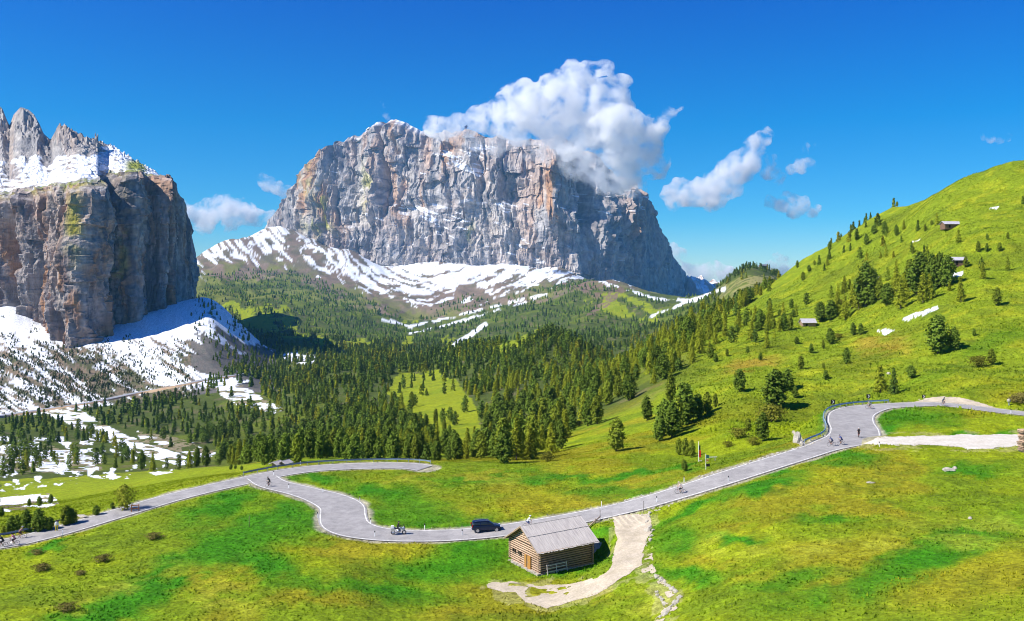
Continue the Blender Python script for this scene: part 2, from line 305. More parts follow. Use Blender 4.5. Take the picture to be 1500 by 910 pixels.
# distance darkening is left to the air; fine tone noise
Cc *= (.86+.28*fb2(PX/1.7, LY*420, 2))[..., None]
Cc *= (.80+.40*fb2(XX/1.1, YY/1.4, 2))[..., None]**(.9*sst(260,150,YY))[..., None]

# ------------------------------------------------------------------ material helpers
def mat(name, color=(.5,.5,.5), rough=.7, metal=0, spec=.3, emis=None):
    m = bpy.data.materials.new(name); m.use_nodes = True
    b = m.node_tree.nodes['Principled BSDF']; b.inputs['Base Color'].default_value = (*color, 1)
    b.inputs['Roughness'].default_value = rough; b.inputs['Metallic'].default_value = metal
    b.inputs['Specular IOR Level'].default_value = spec
    return m
class NT:
    def __init__(s, m): s.t = m.node_tree; s.b = s.t.nodes.get('Principled BSDF')
    def n(s, ty, **k):
        x = s.t.nodes.new(ty)
        for a, v in k.items():
            if a.startswith('i_'): x.inputs[a[2:].replace('_',' ')].default_value = v
            else: setattr(x, a, v)
        return x
    def l(s, a, b): s.t.links.new(a, b)
def noisy(name, c1, c2, scale=3, rough=.8, bump=.0, stretch=(1,1,1), metal=0, spec=.25, detail=4, lo=.35, hi=.65):
    m = mat(name, c1, rough, metal, spec); g = NT(m)
    tc = g.n('ShaderNodeTexCoord'); mp = g.n('ShaderNodeMapping'); mp.inputs['Scale'].default_value = stretch
    no = g.n('ShaderNodeTexNoise'); no.inputs['Scale'].default_value = scale; no.inputs['Detail'].default_value = detail
    g.l(tc.outputs['Object'], mp.inputs[0]); g.l(mp.outputs[0], no.inputs['Vector'])
    r = g.n('ShaderNodeMapRange'); r.inputs[1].default_value = lo; r.inputs[2].default_value = hi
    g.l(no.outputs['Fac'], r.inputs[0])
    mx = g.n('ShaderNodeMix', data_type='RGBA'); mx.inputs[6].default_value = (*c1,1); mx.inputs[7].default_value = (*c2,1)
    g.l(r.outputs[0], mx.inputs[0]); g.l(mx.outputs[2], g.b.inputs['Base Color'])
    if bump:
        bp = g.n('ShaderNodeBump'); bp.inputs['Strength'].default_value = bump; bp.inputs['Distance'].default_value = .05
        g.l(no.outputs['Fac'], bp.inputs['Height']); g.l(bp.outputs[0], g.b.inputs['Normal'])
    return m
def attrmat(name, rough=.95, vary=.35, scale=1.5, bump=.4, bdist=.3, spec=.08, rnd=0, sub=0):
    m = mat(name, (.2,.2,.2), rough, 0, spec); g = NT(m)
    at = g.n('ShaderNodeAttribute', attribute_name='Col'); tc = g.n('ShaderNodeTexCoord')
    no = g.n('ShaderNodeTexNoise'); no.inputs['Scale'].default_value = scale; no.inputs['Detail'].default_value = 5
    g.l(tc.outputs['Object'], no.inputs['Vector'])
    r = g.n('ShaderNodeMapRange'); r.inputs[1].default_value = .3; r.inputs[2].default_value = .7; r.inputs[3].default_value = 1-vary; r.inputs[4].default_value = 1+vary
    g.l(no.outputs['Fac'], r.inputs[0])
    v = g.n('ShaderNodeVectorMath', operation='SCALE'); g.l(at.outputs['Color'], v.inputs[0]); g.l(r.outputs[0], v.inputs['Scale'])
    last = v.outputs[0]
    if rnd:
        oi = g.n('ShaderNodeObjectInfo'); r2 = g.n('ShaderNodeMapRange'); r2.inputs[3].default_value = 1-rnd; r2.inputs[4].default_value = 1+rnd
        g.l(oi.outputs['Random'], r2.inputs[0]); v2 = g.n('ShaderNodeVectorMath', operation='SCALE'); g.l(last, v2.inputs[0]); g.l(r2.outputs[0], v2.inputs['Scale']); last = v2.outputs[0]
    g.l(last, g.b.inputs['Base Color'])
    if bump:
        bp = g.n('ShaderNodeBump'); bp.inputs['Strength'].default_value = bump; bp.inputs['Distance'].default_value = bdist
        g.l(no.outputs['Fac'], bp.inputs['Height']); g.l(bp.outputs[0], g.b.inputs['Normal'])
    return m
def npmesh(name, V, Fc, colors=None, smooth=False, material=None, link=True, parent=None):
    V = np.ascontiguousarray(V, np.float32); Fc = np.ascontiguousarray(Fc, np.int32); n, k = Fc.shape
    me = bpy.data.meshes.new(name); me.vertices.add(len(V)); me.vertices.foreach_set('co', V.ravel())
    me.loops.add(n*k); me.loops.foreach_set('vertex_index', Fc.ravel())
    me.polygons.add(n); me.polygons.foreach_set('loop_start', np.arange(0, n*k, k, dtype=np.int32)); 
    me.polygons.foreach_set('use_smooth', np.full(n, smooth, bool))
    me.update(calc_edges=True)
    if colors is not None:
        a = me.color_attributes.new('Col', 'FLOAT_COLOR', 'POINT'); c = np.ones((len(V), 4), np.float32); c[:, :3] = np.clip(colors, 0, 1).reshape(-1, 3)
        a.data.foreach_set('color', c.ravel())
    if material: me.materials.append(material)
    if not link: return me
    o = bpy.data.objects.new(name, me); C.objects.link(o)
    if parent: o.parent = parent
    return o
def gridfaces(nu, nv):
    i = np.arange(nu*nv).reshape(nu, nv)
    return np.stack([i[:-1,:-1], i[1:,:-1], i[1:,1:], i[:-1,1:]], -1).reshape(-1, 4)
def struct(o): o['kind'] = 'structure'; return o
def tag(o, label, cat, group=None, kind=None):
    if label: o['label'] = label
    if cat: o['category'] = cat
    if group: o['group'] = group
    if kind: o['kind'] = kind
    return o

M_ground = attrmat('ground_cover', vary=.20, scale=.9, bump=.8, bdist=.5)
def fine_layer(m, scale, vary, lo=.35, hi=.65):
    g = NT(m); lk = [l for l in m.node_tree.links if l.to_socket == g.b.inputs['Base Color']][0]; src = lk.from_socket
    tc = g.n('ShaderNodeTexCoord'); no = g.n('ShaderNodeTexNoise'); no.inputs['Scale'].default_value = scale; no.inputs['Detail'].default_value = 3; no.inputs['Roughness'].default_value = .7
    g.l(tc.outputs['Object'], no.inputs['Vector']); r = g.n('ShaderNodeMapRange'); r.inputs[1].default_value = lo; r.inputs[2].default_value = hi; r.inputs[3].default_value = 1-vary; r.inputs[4].default_value = 1+vary
    g.l(no.outputs['Fac'], r.inputs[0]); v = g.n('ShaderNodeVectorMath', operation='SCALE'); g.l(src, v.inputs[0]); g.l(r.outputs[0], v.inputs['Scale']); g.l(v.outputs[0], g.b.inputs['Base Color'])
fine_layer(M_ground, 2.6, .30); fine_layer(M_ground, .35, .16)
V = np.stack([XX, YY, Zg], -1).reshape(-1, 3)
ground = struct(npmesh('ground', V, gridfaces(NU, NV), Cc, True, M_ground))
# the land under and behind the viewpoint
def patch(name, mask, lift, material, cols=None):
    """a real sheet lying on the ground over part of it, with the ground's own relief"""
    m4 = mask[:-1,:-1] & mask[1:,:-1] & mask[1:,1:] & mask[:-1,1:]
    Fq = gridfaces(NU, NV)[m4.ravel()]; u, inv = np.unique(Fq, return_inverse=True)
    v = V[u].copy(); v[:, 2] += lift
    return npmesh(name, v, inv.reshape(-1, 4), None if cols is None else cols.reshape(-1, 3)[u], True, material)
M_gravel = noisy('pale_gravel', (.55,.47,.36), (.46,.39,.28), .7, .95, .4, spec=.1, detail=8, lo=.3, hi=.7)
def fine_patch(name, polys, holes, x0, x1, y0, y1, lift, material, warp, extra=None, dx=.6, dy=.13):
    """a gravel sheet on its own fine grid, lying on the ground's relief; edges crumble into the turf"""
    gx = np.arange(x0, x1, dx); gy = np.arange(y0, y1, dy); A, B = np.meshgrid(gx, gy, indexing='ij'); Z = gz((A-CX)/F*B, B); R_ = HY-Z/B*F; L = np.log(B)
    xw = (A-CX)/F*B; rag = (fb2(xw/.9, B/.9, 3)-.5)*5
    m = np.zeros(A.shape, bool)
    for p in polys: m |= pip_on(A+rag, R_+rag*.7, L, p, warp)
    for p in holes: m &= ~(pip_on(A, R_, L, p, warp) & (fb2(xw/1.2, B/1.2, 3) > .58))
    m &= lookup(ROADD, A, B) > -.2
    if extra is not None: m &= extra(xw, B)
    m4 = m[:-1,:-1] & m[1:,:-1] & m[1:,1:] & m[:-1,1:]
    Fq = gridfaces(*A.shape)[m4.ravel()]; u, inv = np.unique(Fq, return_inverse=True); v = np.stack([xw, B, Z+lift+(fb2(xw/.35, B/.35, 2)-.5)*.03], -1).reshape(-1, 3)[u]
    return npmesh(name, v, inv.reshape(-1, 4), None, True, material)
def lookup(A, px, y):
    i = np.clip(np.searchsorted(pxs, px)-1, 0, NU-1); j = np.clip(np.searchsorted(lys, np.log(y))-1, 0, NV-1); return A[i, j]
fine_layer(M_gravel, 3.5, .14); fine_layer(M_gravel, .45, .12)
TP_ = [(897,757),(950,752),(956,775),(944,800),(940,828),(925,838),(900,856),(870,872),(830,884),(800,891),(770,884),(755,868),(735,868),(712,860),(714,854),(752,852),(790,858),(835,856),(870,848),(893,836),(899,812),(903,790)]
TRACK = pip(TP_, 85, 126.6, 1.6) & (ROADD > -.1)
struct(fine_patch('dirt_track', [TP_, [(860,790),(884,795),(878,806),(868,812),(840,826),(836,822),(866,804),(856,796)]], [[(740,848),(860,845),(830,872),(752,876)]], 700, 965, 84, 127, .035, M_gravel, 1.6))
GP_ = [(944,800),(952,806),(958,828),(962,838),(990,868),(996,880),(984,900),(966,915),(958,912),(972,890),(978,876),(958,850),(938,838),(944,820)]
struct(fine_patch('dry_stream_bed', [GP_], [], 930, 1010, 80, 125, .045, M_gravel, 4, lambda x, y: fb2(x/.8, y/.8, 3) > .50))
LP_ = [(1245,642),(1285,641),(1380,638),(1496,636),(1505,650),(1500,653),(1418,660),(1408,655),(1350,652),(1280,652),(1250,652)]
LOT = pip(LP_, 135, 165, 2)&(ROADD>-.2); M_lot = noisy('pale_lot_gravel', (.66,.61,.53), (.58,.52,.43), .5, .95, .3, spec=.1, detail=8); fine_layer(M_lot, 2.5, .12)
struct(fine_patch('gravel_parking_lot', [LP_], [], 1235, 1515, 135, 165, .035, M_lot, 1.5))
YP_ = [(1330,592),(1345,586),(1382,580),(1412,583),(1432,588),(1450,594),(1480,603),(1440,600),(1400,594)]
LAY = pip(YP_, 170, 215, 2)&(ROADD>-.1)
struct(fine_patch('gravel_layby', [YP_], [], 1320, 1490, 170, 215, .035, M_gravel, 2))
FAR_ROAD = [(-60,618),(0,611),(40,605),(80,599),(140,590),(200,577),(260,566),(310,556),(345,551),(372,547)]
# ------------------------------------------------------------------ roads
M_asph = noisy('asphalt', (.30,.285,.275), (.37,.35,.335), .8, .9, .15, spec=.2)
M_line = noisy('worn_white_paint', (.78,.77,.72), (.60,.58,.52), 2, .8, spec=.2)
def ribbon(cc, ww, off0, off1, lift, nseg=6):
    """strip between two sideways offsets, in units of half width (-1..1)"""
    T = np.gradient(cc[:, :2], axis=0); T /= np.linalg.norm(T, axis=1)[:, None]; Nn = np.stack([-T[:, 1], T[:, 0]], 1)
    s = np.linspace(0, 1, nseg+1)
    W = ww[:, None]/2; a = off0(W) if callable(off0) else W*off0; b = off1(W) if callable(off1) else W*off1
    o = a+(b-a)*s[None]
    P = np.zeros((len(cc), nseg+1, 3)); P[..., :2] = cc[:, None, :2]+Nn[:, None]*o[..., None]; P[..., 2] = cc[:, 2:3]+lift
    return P.reshape(-1, 3), gridfaces(len(cc), nseg+1)
def road(name, cc, ww, lift):
    v, f = ribbon(cc, ww, -1, 1, lift); v2 = v.copy(); o = struct(npmesh(name, v, f[:, ::-1], None, True, M_asph))
    for sgn in (-1, 1):
        a, g = ribbon(cc, ww, lambda W: sgn*(W-.42), lambda W: sgn*(W-.24), lift+.012, 1)
        e = npmesh('edge_line', a, g[:, ::-1], None, True, M_line); e.parent = o
    return o
fine_layer(M_asph, .22, .10); fine_layer(M_asph, 4, .10); fine_layer(M_line, 1.2, .2)
road('side_road', main_c, main_w, .012)
road('mountain_road', link_c, link_w, .022)
# distant road cut across the snow slope
fr = []
for (a, b), (c_, d_) in zip(FAR_ROAD[:-1], FAR_ROAD[1:]):
    for t in np.linspace(0, 1, 12, endpoint=False): fr.append((a+(c_-a)*t, b+(d_-b)*t))
frc = np.array([g_at(x, y, 800) for x, y in fr]); 
for _ in range(10): frc[1:-1] = .5*frc[1:-1]+.25*(frc[:-2]+frc[2:])
v, f = ribbon(frc, np.full(len(frc), 9.), -1, 1, 1.6, 2); v[:, 2] += 0
fr_o = struct(npmesh('far_road', v, f[:, ::-1], None, True, noisy('far_asphalt', (.26,.27,.30), (.33,.33,.34), .1)))
a, g = ribbon(frc, np.full(len(frc), 9.), lambda W: -W*0-W, lambda W: -W-7, 1.6, 3)
a = a.reshape(len(frc), 4, 3)
side = -1 if (a[len(frc)//2, 3, 1] < frc[len(frc)//2, 1]) else 1
a, g = ribbon(frc, np.full(len(frc), 9.), lambda W: side*W*-1*-1, lambda W: side*(W+5), 1.6, 3)
a = a.reshape(len(frc), 4, 3)
for k in range(4): a[:, k, 2] -= k*2.2
emb = npmesh('embankment', a.reshape(-1, 3), g, None, True, noisy('tan_earth', (.50,.36,.22), (.40,.26,.16), .15)); emb.parent = fr_o

# ------------------------------------------------------------------ rock massifs
M_rock = attrmat('dolomite_rock', vary=.30, scale=.16, bump=.9, bdist=4.0, spec=.1)
M_rockfar = attrmat('far_dolomite_rock', vary=.25, scale=.04, bump=.8, bdist=9.0, spec=.1)
for m_ in (M_rock, M_rockfar):                                     # the rock's grain runs down the walls
    g = NT(m_); mp = g.n('ShaderNodeMapping'); mp.inputs['Scale'].default_value = (1,1,.35)
    for l in [l for l in m_.node_tree.links if l.to_node.type == 'TEX_NOISE']: src = l.from_socket; dst = l.to_socket
    g.l(src, mp.inputs[0]); g.l(mp.outputs[0], dst)
def catmull(P, n):
    P = np.array(P, float); d = np.concatenate([[0], np.cumsum(np.linalg.norm(np.diff(P[:, :2], axis=0), axis=1))])
    s = np.linspace(0, d[-1], n); return np.stack([pchip(d, P[:, k], s) for k in range(P.shape[1])], 1), s
def normals(P):
    du = np.gradient(P, axis=0); dv = np.gradient(P, axis=1); n = np.cross(du, dv); return n/(np.linalg.norm(n, axis=-1, keepdims=True)+1e-9)
def rock_color(S, Z, P, scale, snowth, warm, yellow, nrm, snow_amt=1.):
    k = scale
    c = np.empty(P.shape, np.float32); c[:] = (.40,.375,.36)
    c = mixc(c, (.56,.51,.46), sst(.42,.66,fb2(S/(40*k), Z/(60*k), 4)))
    c = mixc(c, (.50,.38,.31), sst(.48,.7,fb2(S/(24*k)+57, Z/(90*k), 4))*.6)
    c = mixc(c, (.20,.195,.21), sst(.56,.72,fb2(S/(8*k)+7, Z/(34*k), 4))*.7)
    c = mixc(c, (.24,.235,.25), sst(.60,.72,fb2(S/(30*k)+17, Z/(9*k), 4))*.45)
    c = mixc(c, (.46,.27,.15), np.clip(warm, 0, 1)*sst(.40,.62,fb2(S/(12*k)+30, Z/(50*k), 4)))
    c = mixc(c, (.42,.40,.07), np.clip(yellow, 0, 1)*sst(.35,.6,fb2(S/(8*k)+3, Z/(16*k), 4)))
    c = mixc(c, (.13,.13,.15), sst(.80,.93,rd2(S/(17*k)+(fb2(S/(20*k),Z/(20*k),3)-.5)*2, Z/(130*k), 2))*.55*sst(.45,.6,fb2(S/(60*k)+80,Z/(60*k),2)))
    c *= (.60+.80*fb2(S/(3.0*k)+99, Z/(3.6*k), 4))[..., None]
    sn = sst(snowth, snowth+.10, nrm[..., 2]+(fb2(S/(10*k)+60, Z/(7*k), 3)-.5)*.5)*snow_amt
    return mixc(c, SN, sn), sn

# --- left wall: footprint as (bearing px, distance, base row, top row)
LW = [(-420,1560,430,300),(-250,1500,435,300),(-120,1470,438,292),(-40,1430,442,288),(0,1405,449,284),(40,1365,470,278),(75,1330,490,268),(102,1300,505,266),(119,1288,508,262),(129,1315,502,259),(134,1385,492,258),(146,1450,480,256),(160,1472,474,253),(172,1450,478,251),
      (186,1402,484,249),(202,1396,486,248),(212,1436,482,249),(232,1452,482,251),(250,1470,478,257),(262,1490,470,272),(271,1515,460,288),(279,1545,450,314),(285,1590,440,344),(289,1640,436,378),(288,1760,440,392),(280,1950,450,400),(262,2200,450,400)]
Q = np.array([((p-CX)/F*Y, Y, Zp(Y, b)-26, Zp(Y, t)) for p, Y, b, t in LW])
nu, nv = 980, 300
R, S = catmull(Q, nu)
T = np.gradient(R[:, :2], axis=0); T /= np.linalg.norm(T, axis=1)[:, None]; Nw = np.stack([T[:, 1], -T[:, 0]], 1)
for _ in range(25): Nw[1:-1] = .5*Nw[1:-1]+.25*(Nw[:-2]+Nw[2:])
v = np.linspace(0, 1, nv)[None]; Sx = S[:, None]+0*v
topn = (fb2(S/9, S*0, 3)-.5)*9+(rd2(S/28, S*0+4, 2)-.6)*9
Z = R[:, 2:3]+(R[:, 3:4]+topn[:, None]-R[:, 2:3])*v
def blocks(Sx, Z, w, h, seed=0):
    """angular facets: each block of the wall stands at its own depth and tilt"""
    a = Sx/w; ia = np.floor(a).astype(np.int64); off = _T2[(ia*7+seed) & 511, 3]; b = Z/h+off*3; ib = np.floor(b).astype(np.int64)
    v0 = _T2[(ia+seed*5) & 511, (ib*3+seed) & 511]; tl = _T2[(ia*3+seed) & 511, (ib*5+11) & 511]-.5; t2 = _T2[(ia*5+2) & 511, (ib*7+seed) & 511]-.5
    return (v0-.5)+tl*(a-ia-.5)*1.3+t2*(b-ib-.5)*.9
def wall_disp(Sx, Z, k, A):
    w = (fb2(Sx/(90*k), Z/(120*k)+8, 4)-.5)*90*k; w2 = (fb2(Sx/(40*k)+20, Z/(30*k)+8, 3)-.5)*22*k
    d = -(rd2((Sx+w)/(105*k), (Z+w)/(420*k)+2, 2)-.55)*-52*k
    d += (rd2((Sx+w*.7+w2)/(31*k)+9, Z/(170*k), 3)-.55)*25*k*(.4+1.2*fb2(Sx/(70*k)+3, Z/(80*k), 2))
    d += (rd2((Sx+w2)/(9.5*k)+4, Z/(60*k), 3)-.5)*8.5*k*(.3+1.3*fb2(Sx/(50*k)+33, Z/(50*k), 2))
    d += blocks(Sx+w*.5, Z+w2, 26*k, 80*k, 1)*13*k + blocks(Sx+w2*.6, Z+w*.2, 10*k, 28*k, 2)*5*k
    d += (fb2(Sx/(22*k)+Z/(60*k), Z/(11*k), 4)-.5)*5*k + (fb2(Sx/(3*k), Z/(4.5*k), 3)-.5)*3.4*k
    return d*A
d = wall_disp(Sx, Z, 1.0, 1.0)
for c_, w_, a_ in ((12,5,24),(-40,8,30),(36,3,12),(72,5,26),(92,3,12),(148,4,20),(222,3,12),(240,3,14)): d -= 1.9*a_*np.exp(-(((R[:, 0]/R[:, 1]*F+CX)[:, None]+(fb2(Z/50, Z*0+c_, 2)-.5)*8-c_)/w_)**2)*(.3+.7*sst(.0,.7,1-v))
pxl = (R[:, 0]/R[:, 1]*F+CX)[:, None]; d = d*(1-.45*sst(240,268,pxl))-14*sst(235,262,pxl)*(np.arange(nu)[:, None] > nu*.4)
lean = -(v**1.3)*34 - 26*sst(.90,1,v)**2*(.4+.6*fb2(Sx/30, Z*0, 2))
d = d*sst(0,.04,v)*(1-.35*sst(.96,1,v))
ray = np.stack([R[:, 0]/R[:, 1], np.ones(nu)], 1)
P = np.empty((nu, nv, 3)); P[..., :2] = R[:, None, :2]+Nw[:, None]*d[..., None]-ray[:, None]*lean[..., None]; P[..., 2] = Z
# top plateau rising back to the towers, one sheet continuing from the wall's rim
nb = 150; tb = np.linspace(0, 1, nb+1)[1:][None]
rim = P[:, -1]
pxr = rim[:, 0]/rim[:, 1]*F+CX
pxr2 = pxr.copy()
for _ in range(60): pxr2[1:-1] = .5*pxr2[1:-1]+.25*(pxr2[:-2]+pxr2[2:])
pxr_raw = pxr; pxr = pxr2
rs = rim.copy()
for _ in range(160): rs[1:-1] = .5*rs[1:-1]+.25*(rs[:-2]+rs[2:])
mixr = sst(0,.12,np.linspace(0,1,151)[1:][None])
skx = [-420,-200,-60,-12,0,4,10,14,20,30,42,50,58,64,74,78,84,94,104,114,126,140,160,180,200,222,240,262,280,290]
sky = [150,170,150,152,156,160,176,184,168,157,161,168,182,196,205,198,187,186,190,196,203,205,213,224,237,250,262,285,330,372]
Yb = rs[:, 1]+ 330
back = np.empty((nu, nb, 3))
pys = np.interp(pxr, skx, sky)+12*sst(225,250,pxr)
zb_ = Zp(Yb, pys)
yb = (rim[:, 1:2]*(1-mixr)+rs[:, 1:2]*mixr)*(1-tb)+(rs[:, 1:2]+330)*tb
ridge_t = sst(.62, 1, tb)
rz_ = rim[:, 2:3]*(1-mixr)+rs[:, 2:3]*mixr
zz_ = rz_+(zb_[:, None]-rz_)*(tb**1.0-.16*np.sin(tb*math.pi)*sst(150,60,pxr)[:, None])
nn = rd2(pxr[:, None]/19+fb2(pxr[:, None]/12, yb/40, 3)*1.5, yb/42, 3)-.55
fade = sst(0,.08,tb)*sst(1,.93,tb)
zz_ += fade*nn*(26*sst(235,120,pxr)[:, None]*ridge_t+9*sst(290,240,pxr)[:, None]) + fade*(fb2(pxr[:, None]/9+9, tb*16+pxr[:, None]/20, 4)-.5)*16*ridge_t*sst(150,110,pxr)[:, None] + fade*(fb2(pxr[:, None]/3.5, yb/9, 4)-.5)*16*(.35+ridge_t)*sst(290,240,pxr)[:, None]
back[..., 0] = ((pxr_raw[:, None]*(1-mixr)+pxr2[:, None]*mixr)-CX)/F*yb; back[..., 1] = yb; back[..., 2] = zz_
side_m = (rim[:, 1] > 1530)                      # the flank that turns away: fold the top behind it
nd = 24; td = np.linspace(0, 1, nd+1)[1:][None]
dn = np.empty((nu, nd, 3)); Pl = back[:, -1]
yy_ = Pl[:, 1:2]+td*500; dn[..., 0] = (pxr[:, None]-CX)/F*yy_-td*100; dn[..., 1] = yy_; dn[..., 2] = Pl[:, 2:3]*(1-td)+(-160)*td+(rd2(pxr[:, None]/12, yy_/70, 3)-.5)*20*np.sin(td*math.pi)
full = np.concatenate([P, back, dn], 1)
nrm = normals(full); nrm *= np.sign((nrm[:, :nv, 1].mean() < 0)-.5) if True else 1
if nrm[:, :nv, 1].mean() > 0: nrm = -nrm
up = np.abs(nrm[..., 2]); nrm2 = nrm.copy(); nrm2[..., 2] = np.where(np.arange(full.shape[1])[None] >= nv, up, nrm[..., 2])
Sf = S[:, None]+np.zeros((1, full.shape[1])); Zf = full[..., 2]
pxf = full[..., 0]/full[..., 1]*F+CX; pyf = HY-Zf/full[..., 1]*F
onw = (np.arange(full.shape[1])[None] < nv)
warm = onw*(.45+.55*sst(320,400,pyf))*sst(.36,.54,fb2(Sf/34+2, Zf/150, 3))*1.2
yel = onw*(np.exp(-((pxf-108)/14)**2-((pyf-330)/45)**2)*1.1+np.exp(-((pxf-182)/8)**2-((pyf-345)/60)**2)+np.exp(-((pxf-175)/12)**2-((pyf-400)/14)**2)+.7*sst(.93,1,(np.arange(full.shape[1])[None])/nv)*sst(220,150,pxf))
col_, sn = rock_color(Sf, Zf, full, 1.0, .84, warm, yel, nrm2, onw*.4+0.)
col_ = mixc(col_, (.11,.12,.15), onw*sst(.50,.66,fb2(Sf/7+50, Zf/120, 4))*.7*(1-sn))
col_ = np.where((onw[..., None] > 0), col_*np.array([.80,.74,.70]), col_*.78)
j = np.arange(full.shape[1])[None]
tj = np.clip((j-nv)/nb, 0, 1)
bench = (j >= nv)*1.0
sm_ = bench*sst(.40,.5, fb2(pxf/10, Zf/4, 4)+.10-.9*sst(.56,.66,tj+(fb2(pxf/14+3, Zf/20, 3)-.5)*.25)*sst(165,120,pxf)-.5*sst(.10,.0,tj)-.25*np.exp(-((pxf-15)/22)**2-((pyf-255)/18)**2))
sm_ *= sst(262,246,pxf); sm_ *= 1-np.exp(-((pxf-198)/16)**4-((pyf-243)/9)**4)
grass = bench*(np.exp(-((pxf-200)/20)**4-((pyf-243)/11)**4)+sst(.07,.02,tj)*.8*sst(.4,.6,fb2(pxf/10,Zf/8,3)))
col_ = mixc(col_, (.24,.27,.04), grass); col_ = mixc(col_, SN, sm_)
struct(npmesh('rock_massif', full.reshape(-1, 3), gridfaces(nu, full.shape[1]), col_, False, M_rock))

# --- the great mountain
GM = [ # bearing, base distance, base row, top row
 (385,5650,345,340),(398,5560,342,322),(410,5490,345,306),(424,5420,350,290),(438,5350,354,272),(450,5290,360,256),(455,5240,364,236),(468,5190,368,219),(490,5130,372,209),(512,5080,376,204),(530,5050,380,196),(550,5010,384,186),(575,4960,388,182),(600,4930,402,181),(622,4910,408,187),
 (645,4890,412,196),(680,4860,406,200),(720,4840,394,203),(760,4810,392,204),(800,4790,402,205),(830,4780,412,208),(860,4840,412,222),(882,4880,410,238),(900,4960,420,256),(915,5060,430,268),(935,5190,438,279),(948,5300,442,298),(965,5430,444,338),(985,5600,446,375),(1002,5760,448,405),(1014,5900,448,436)]
Q = np.array([((p-CX)/F*Y, Y, Zp(Y, b)-40, 0, p, t) for p, Y, b, t in GM])
nu, nv = 1000, 420
R, S = catmull(Q, nu)
T = np.gradient(R[:, :2], axis=0); T /= np.linalg.norm(T, axis=1)[:, None]; Nw = np.stack([T[:, 1], -T[:, 0]], 1)
for _ in range(60): Nw[1:-1] = .5*Nw[1:-1]+.25*(Nw[:-2]+Nw[2:])
setback = 460*sst(385,560,R[:, 4])*(1-.6*sst(880,980,R[:, 4]))
Yt = R[:, 1]+setback
jag = (fb2(S/60, S*0, 3)-.5)*50+(rd2(S/170, S*0+3, 2)-.6)*60
zt = Zp(Yt, R[:, 5])+jag*(.35+.65*sst(385,460,R[:, 4]))*sst(1014,960,R[:, 4])
v = np.linspace(0, 1, nv)[None]; Sx = S[:, None]+0*v
Z = R[:, 2:3]+(zt[:, None]-R[:, 2:3])*v
H = (zt-R[:, 2])[:, None]
# profile: steep lower wall, a diagonal ledge, a steeper upper wall
led = np.interp(R[:, 4], [385,470,540,620,700,760,850,1014], [.2,.22,.30,.42,.50,.52,.45,.4])[:, None]+(fb2(Sx/180, Z*0, 3)-.5)*.12
lean = -setback[:, None]*(.44*v+.17*sst(led-.02,led+.07,v)*sst(.35,.6,fb2(Sx/170+5, Z*0+2, 2))+.39*v**2.0)
w = (fb2(Sx/300, Z/340+8, 4)-.5)*330; w2 = (fb2(Sx/110+40, Z/110, 3)-.5)*90
amp = np.clip(H/500, .12, 1)*(1-.5*sst(890,960,R[:, 4:5]))
upw = sst(led-.06, led+.1, v); vary = .25+1.5*fb2(Sx/260+70, Z/260, 3); vary2 = .25+1.5*fb2(Sx/150+20, Z/170, 3)
d = (rd2((Sx+w)/430, (Z+w*.5)/900, 2)-.55)*170*(.45+.55*upw)
d += (rd2((Sx+w*.8+w2)/135+9, (Z+w2)/560, 3)-.55)*95*(.45+.55*upw)*vary
d += (rd2((Sx+w2)/44+4, (Z-Sx*.2)/300, 3)-.5)*38*vary2
d += (fb2(Sx/95+Z/90, Z/60-Sx/170, 5)-.5)*36*(1.1-.6*upw)*vary + (fb2(Sx/12, Z/60, 3)-.5)*20
d += (rd2((Sx+w)/120+Z/95, Z/170-Sx/210, 4)-.5)*34
d += blocks(Sx+w*.5, Z+w2+Sx*.1, 105, 330, 3)*52*(.5+.5*upw)+blocks(Sx+w2*.7, Z-Sx*.15+w*.2, 42, 110, 4)*24
d -= 170*np.exp(-((R[:, 4:5]+w2*.1-858)/8)**2)*sst(.15,.6,v)
d += 120*np.exp(-((R[:, 4:5]+w2*.1-812)/16)**2)*sst(.0,.5,v)
d -= 90*np.exp(-((R[:, 4:5]+w2*.12-564)/5)**2)*sst(.3,.6,v)
d -= 60*np.exp(-((R[:, 4:5]+w2*.12-706)/7)**2)*sst(.35,.6,v)*sst(.9,.7,v)
d = d*sst(0,.05,v)*amp*(1-.6*sst(.95,1,v))
ray = np.stack([R[:, 0]/R[:, 1], np.ones(nu)], 1)
P = np.empty((nu, nv, 3)); P[..., :2] = R[:, None, :2]+Nw[:, None]*d[..., None]-ray[:, None]*lean[..., None]; P[..., 2] = Z
nb = 60; tb = np.linspace(0, 1, nb+1)[1:][None]; rim = P[:, -1]
bk = np.empty((nu, nb, 3)); bk[..., 1] = rim[:, 1:2]+tb*1300; bk[..., 0] = rim[:, 0:1]*(1-.25*tb)+(.25*tb)*350; bk[..., 2] = rim[:, 2:3]+(-250-rim[:, 2:3])*np.clip(tb*1.05-.02,0,1)**1.25+(rd2(Sx[:, :1]/200, tb*6, 4)-.5)*120*np.sin(tb*math.pi)
full = np.concatenate([P, bk], 1); nrm = normals(full)
if nrm[:, :nv, 1].mean() > 0: nrm = -nrm
nrm[:, nv:, 2] = np.abs(nrm[:, nv:, 2])
Sf = S[:, None]+np.zeros((1, full.shape[1])); Zf = full[..., 2]; pxf = R[:, 4:5]+0*Zf; pyf = HY-Zf/full[..., 1]*F
def bl(cx, cy, rx, ry): return np.exp(-((pxf-cx)/rx)**2-((pyf-cy)/ry)**2)
